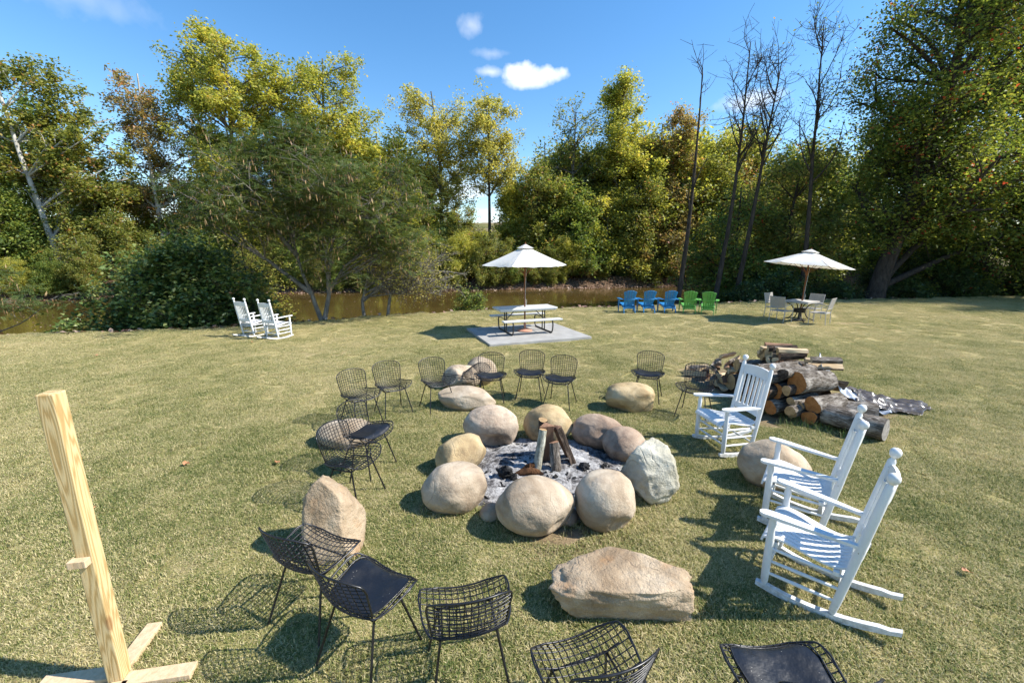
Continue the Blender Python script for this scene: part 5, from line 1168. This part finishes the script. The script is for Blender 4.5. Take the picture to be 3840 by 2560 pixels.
S_('creek_birch', 'second leaning birch with vines on its stem by the water', -4.95, 16.3, 3.9, [(.9, .4, 2.3, 1.4, 1.1, .9), (-.3, .3, 1.6, .8, .7, .7), (1.9, .4, 1.5, 1.0, .9, .6)], .09, 'mim', 'gold', 26, 6, 5, 3000, .062, 73, clear=.2, twig=.55, stems=[[(0, 0, 0), (.15, .1, 1.0), (.2, .2, 2.4), (.5, .3, 3.4)], [(.15, .1, 1.0), (1.2, .4, 1.6), (2.4, .5, 1.9)]])
S_('broadleaf_bush', 'big dark rounded bush on the creek bank left of the rockers', -12.3, 15.5, 4.3, [(0, 0, 2.4, 3.7, 2.0, 2.0), (1.9, -.5, 1.3, 2.2, 1.6, 1.4), (-2.2, -.3, 1.3, 2.3, 1.6, 1.4), (.2, 0, 3.9, 1.8, 1.3, .9)], .06, 'dark', 'bush', 120, 6, 5, 42000, .15, 74, clear=.05, twig=.62, cat='bush', shell=.45, up=.9)
S_('small_shrub', 'small bright green shrub at the lawn edge beside the concrete pad', -1.8, 18.2, 1.35, [(0, 0, .75, .72, .6, .6), (-.75, .1, .45, .35, .35, .3)], .02, 'dark', 'green', 30, 5, 4, 4200, .075, 75, clear=.04, twig=.26, cat='shrub')
S_('willow_bush', 'round feathery bush hanging over the far waterline', -0.9, 38.3, 3.4, [(0, 0, 1.7, 2.1, 1.7, 1.5)], .06, 'grey', 'olive', 44, 6, 5, 13000, .15, 76, clear=.05, twig=.5, cat='bush', asp=.22)
S_('creek_sapling', 'leafy sapling rising between the bush and the mimosa', -11.2, 17.6, 5.0, [(0, 0, 3.2, 1.5, 1.2, 1.5), (.6, 0, 1.6, 1.5, 1.2, 1.2)], .06, 'dark', 'yellow', 30, 6, 4, 5200, .09, 77, clear=.1, twig=.5)
S_('border_branch_tree', 'tree beyond the left edge sending orange podded boughs over the creek', -18.6, 14.6, 4.4, [(2.0, 0, 2.6, 1.4, .8, .6), (-1, 0, 3.6, 1.8, 1.5, 1.0)], .07, 'mim', 'frond', 12, 4, 3, 0, .10, 78, clear=.3, twig=.6, extra=lambda a, b, c, d: fronds(a, b, c, d, 2600))
# leaf litter on the far bank, leaves on the water
LIT = leaf_mat('leaf_litter', [(0, (0.12, 0.06, 0.04)), (.5, (0.32, 0.19, 0.14)), (1, (0.50, 0.38, 0.30))], .1)
g = np.random.default_rng(6); P = []
for i in range(9000):
    x = g.uniform(-40, 34); s_ = float(np.interp(x, SHORE[:, 0], SHORE[:, 1])); y_ = s_ + g.uniform(-1.2, 2.5); P.append((x, y_, max(-.88, height(x, y_)) + .03))
for i in range(1600):
    x = g.uniform(-18, 22); e = float(np.interp(x, EDGE[:, 0], EDGE[:, 1])); y_ = e + g.uniform(-.1, 1.6); P.append((x, y_, height(x, y_) + .03))
P = np.array(P)
tag(link('leaf_litter', raw_mesh('leaf_litter', quads_from(P, .17, g, up=2.0), quad=np.arange(len(P) * 4).reshape(-1, 4), tint=np.repeat(g.uniform(0, 1, len(P)), 4)), LIT), 'pinkish brown fallen leaves along the creek banks', 'leaf litter', kind='stuff')
P = []
while len(P) < 900:
    x = g.uniform(-28, 24); e = float(np.interp(x, EDGE[:, 0], EDGE[:, 1])) + 2; s_ = float(np.interp(x, SHORE[:, 0], SHORE[:, 1])); y_ = g.uniform(e, s_)
    if noise.noise((x * .25, y_ * .5, 4)) > g.uniform(-.5, .4): P.append((x, y_, -.893))
P = np.array(P)
tag(link('floating_leaves', raw_mesh('floating_leaves', quads_from(P, .10, g, up=9.0), quad=np.arange(len(P) * 4).reshape(-1, 4), tint=np.repeat(g.uniform(0, 1, len(P)), 4)), LIT), 'fallen leaves floating on the brown creek water', 'leaves', kind='stuff')
# a parked car glimpsed through the trees
CARW = m_plain('white_car_paint', (0.75, 0.76, 0.77), .25, .03); GLASS = m_plain('dark_car_glass', (0.03, 0.04, 0.05), .08, .1, 4, .8); TYRE = m_plain('black_tyre', (0.015, 0.015, 0.015), .8)
def car(x, y_, rz, label):
    c = empty('parked_car', (x, y_, height(x, y_) + .02), rz, label, 'car', 'cars parked beyond the creek')
    M_ = Matrix(((1, 0, 0, 0), (0, 0, -1, 0), (0, 1, 0, 0), (0, 0, 0, 1)))
    MB().prism([(-2.2, .35), (2.15, .35), (2.25, .62), (2.15, .88), (1.2, 1.0), (.55, 1.5), (-1.6, 1.55), (-2.15, 1.0), (-2.25, .6)], -.85, .85, M_).build('body', CARW, c, bevel=.05)
    for s in (-1, 1):
        MB().prism([(-1.5, 1.05), (-.5, 1.05), (-.5, 1.42), (-1.4, 1.44)], s * .856 - .006, s * .856 + .006, M_).build('window', GLASS, c); MB().prism([(-.4, 1.05), (.95, 1.03), (.5, 1.42), (-.4, 1.42)], s * .856 - .006, s * .856 + .006, M_).build('window', GLASS, c)
        for wx in (-1.4, 1.4): MB().lathe([(.2, -.1), (.33, -.1), (.34, 0), (.33, .1), (.2, .1)], 18, (wx, s * .80, .33), Matrix.Rotation(R(90), 3, 'X')).build('wheel', TYRE, c, smooth=True)
car(-33.2, 57, .1, 'white car parked beyond the creek behind the mimosa'); car(-27.6, 57.8, .1, 'white car parked next to another beyond the creek')
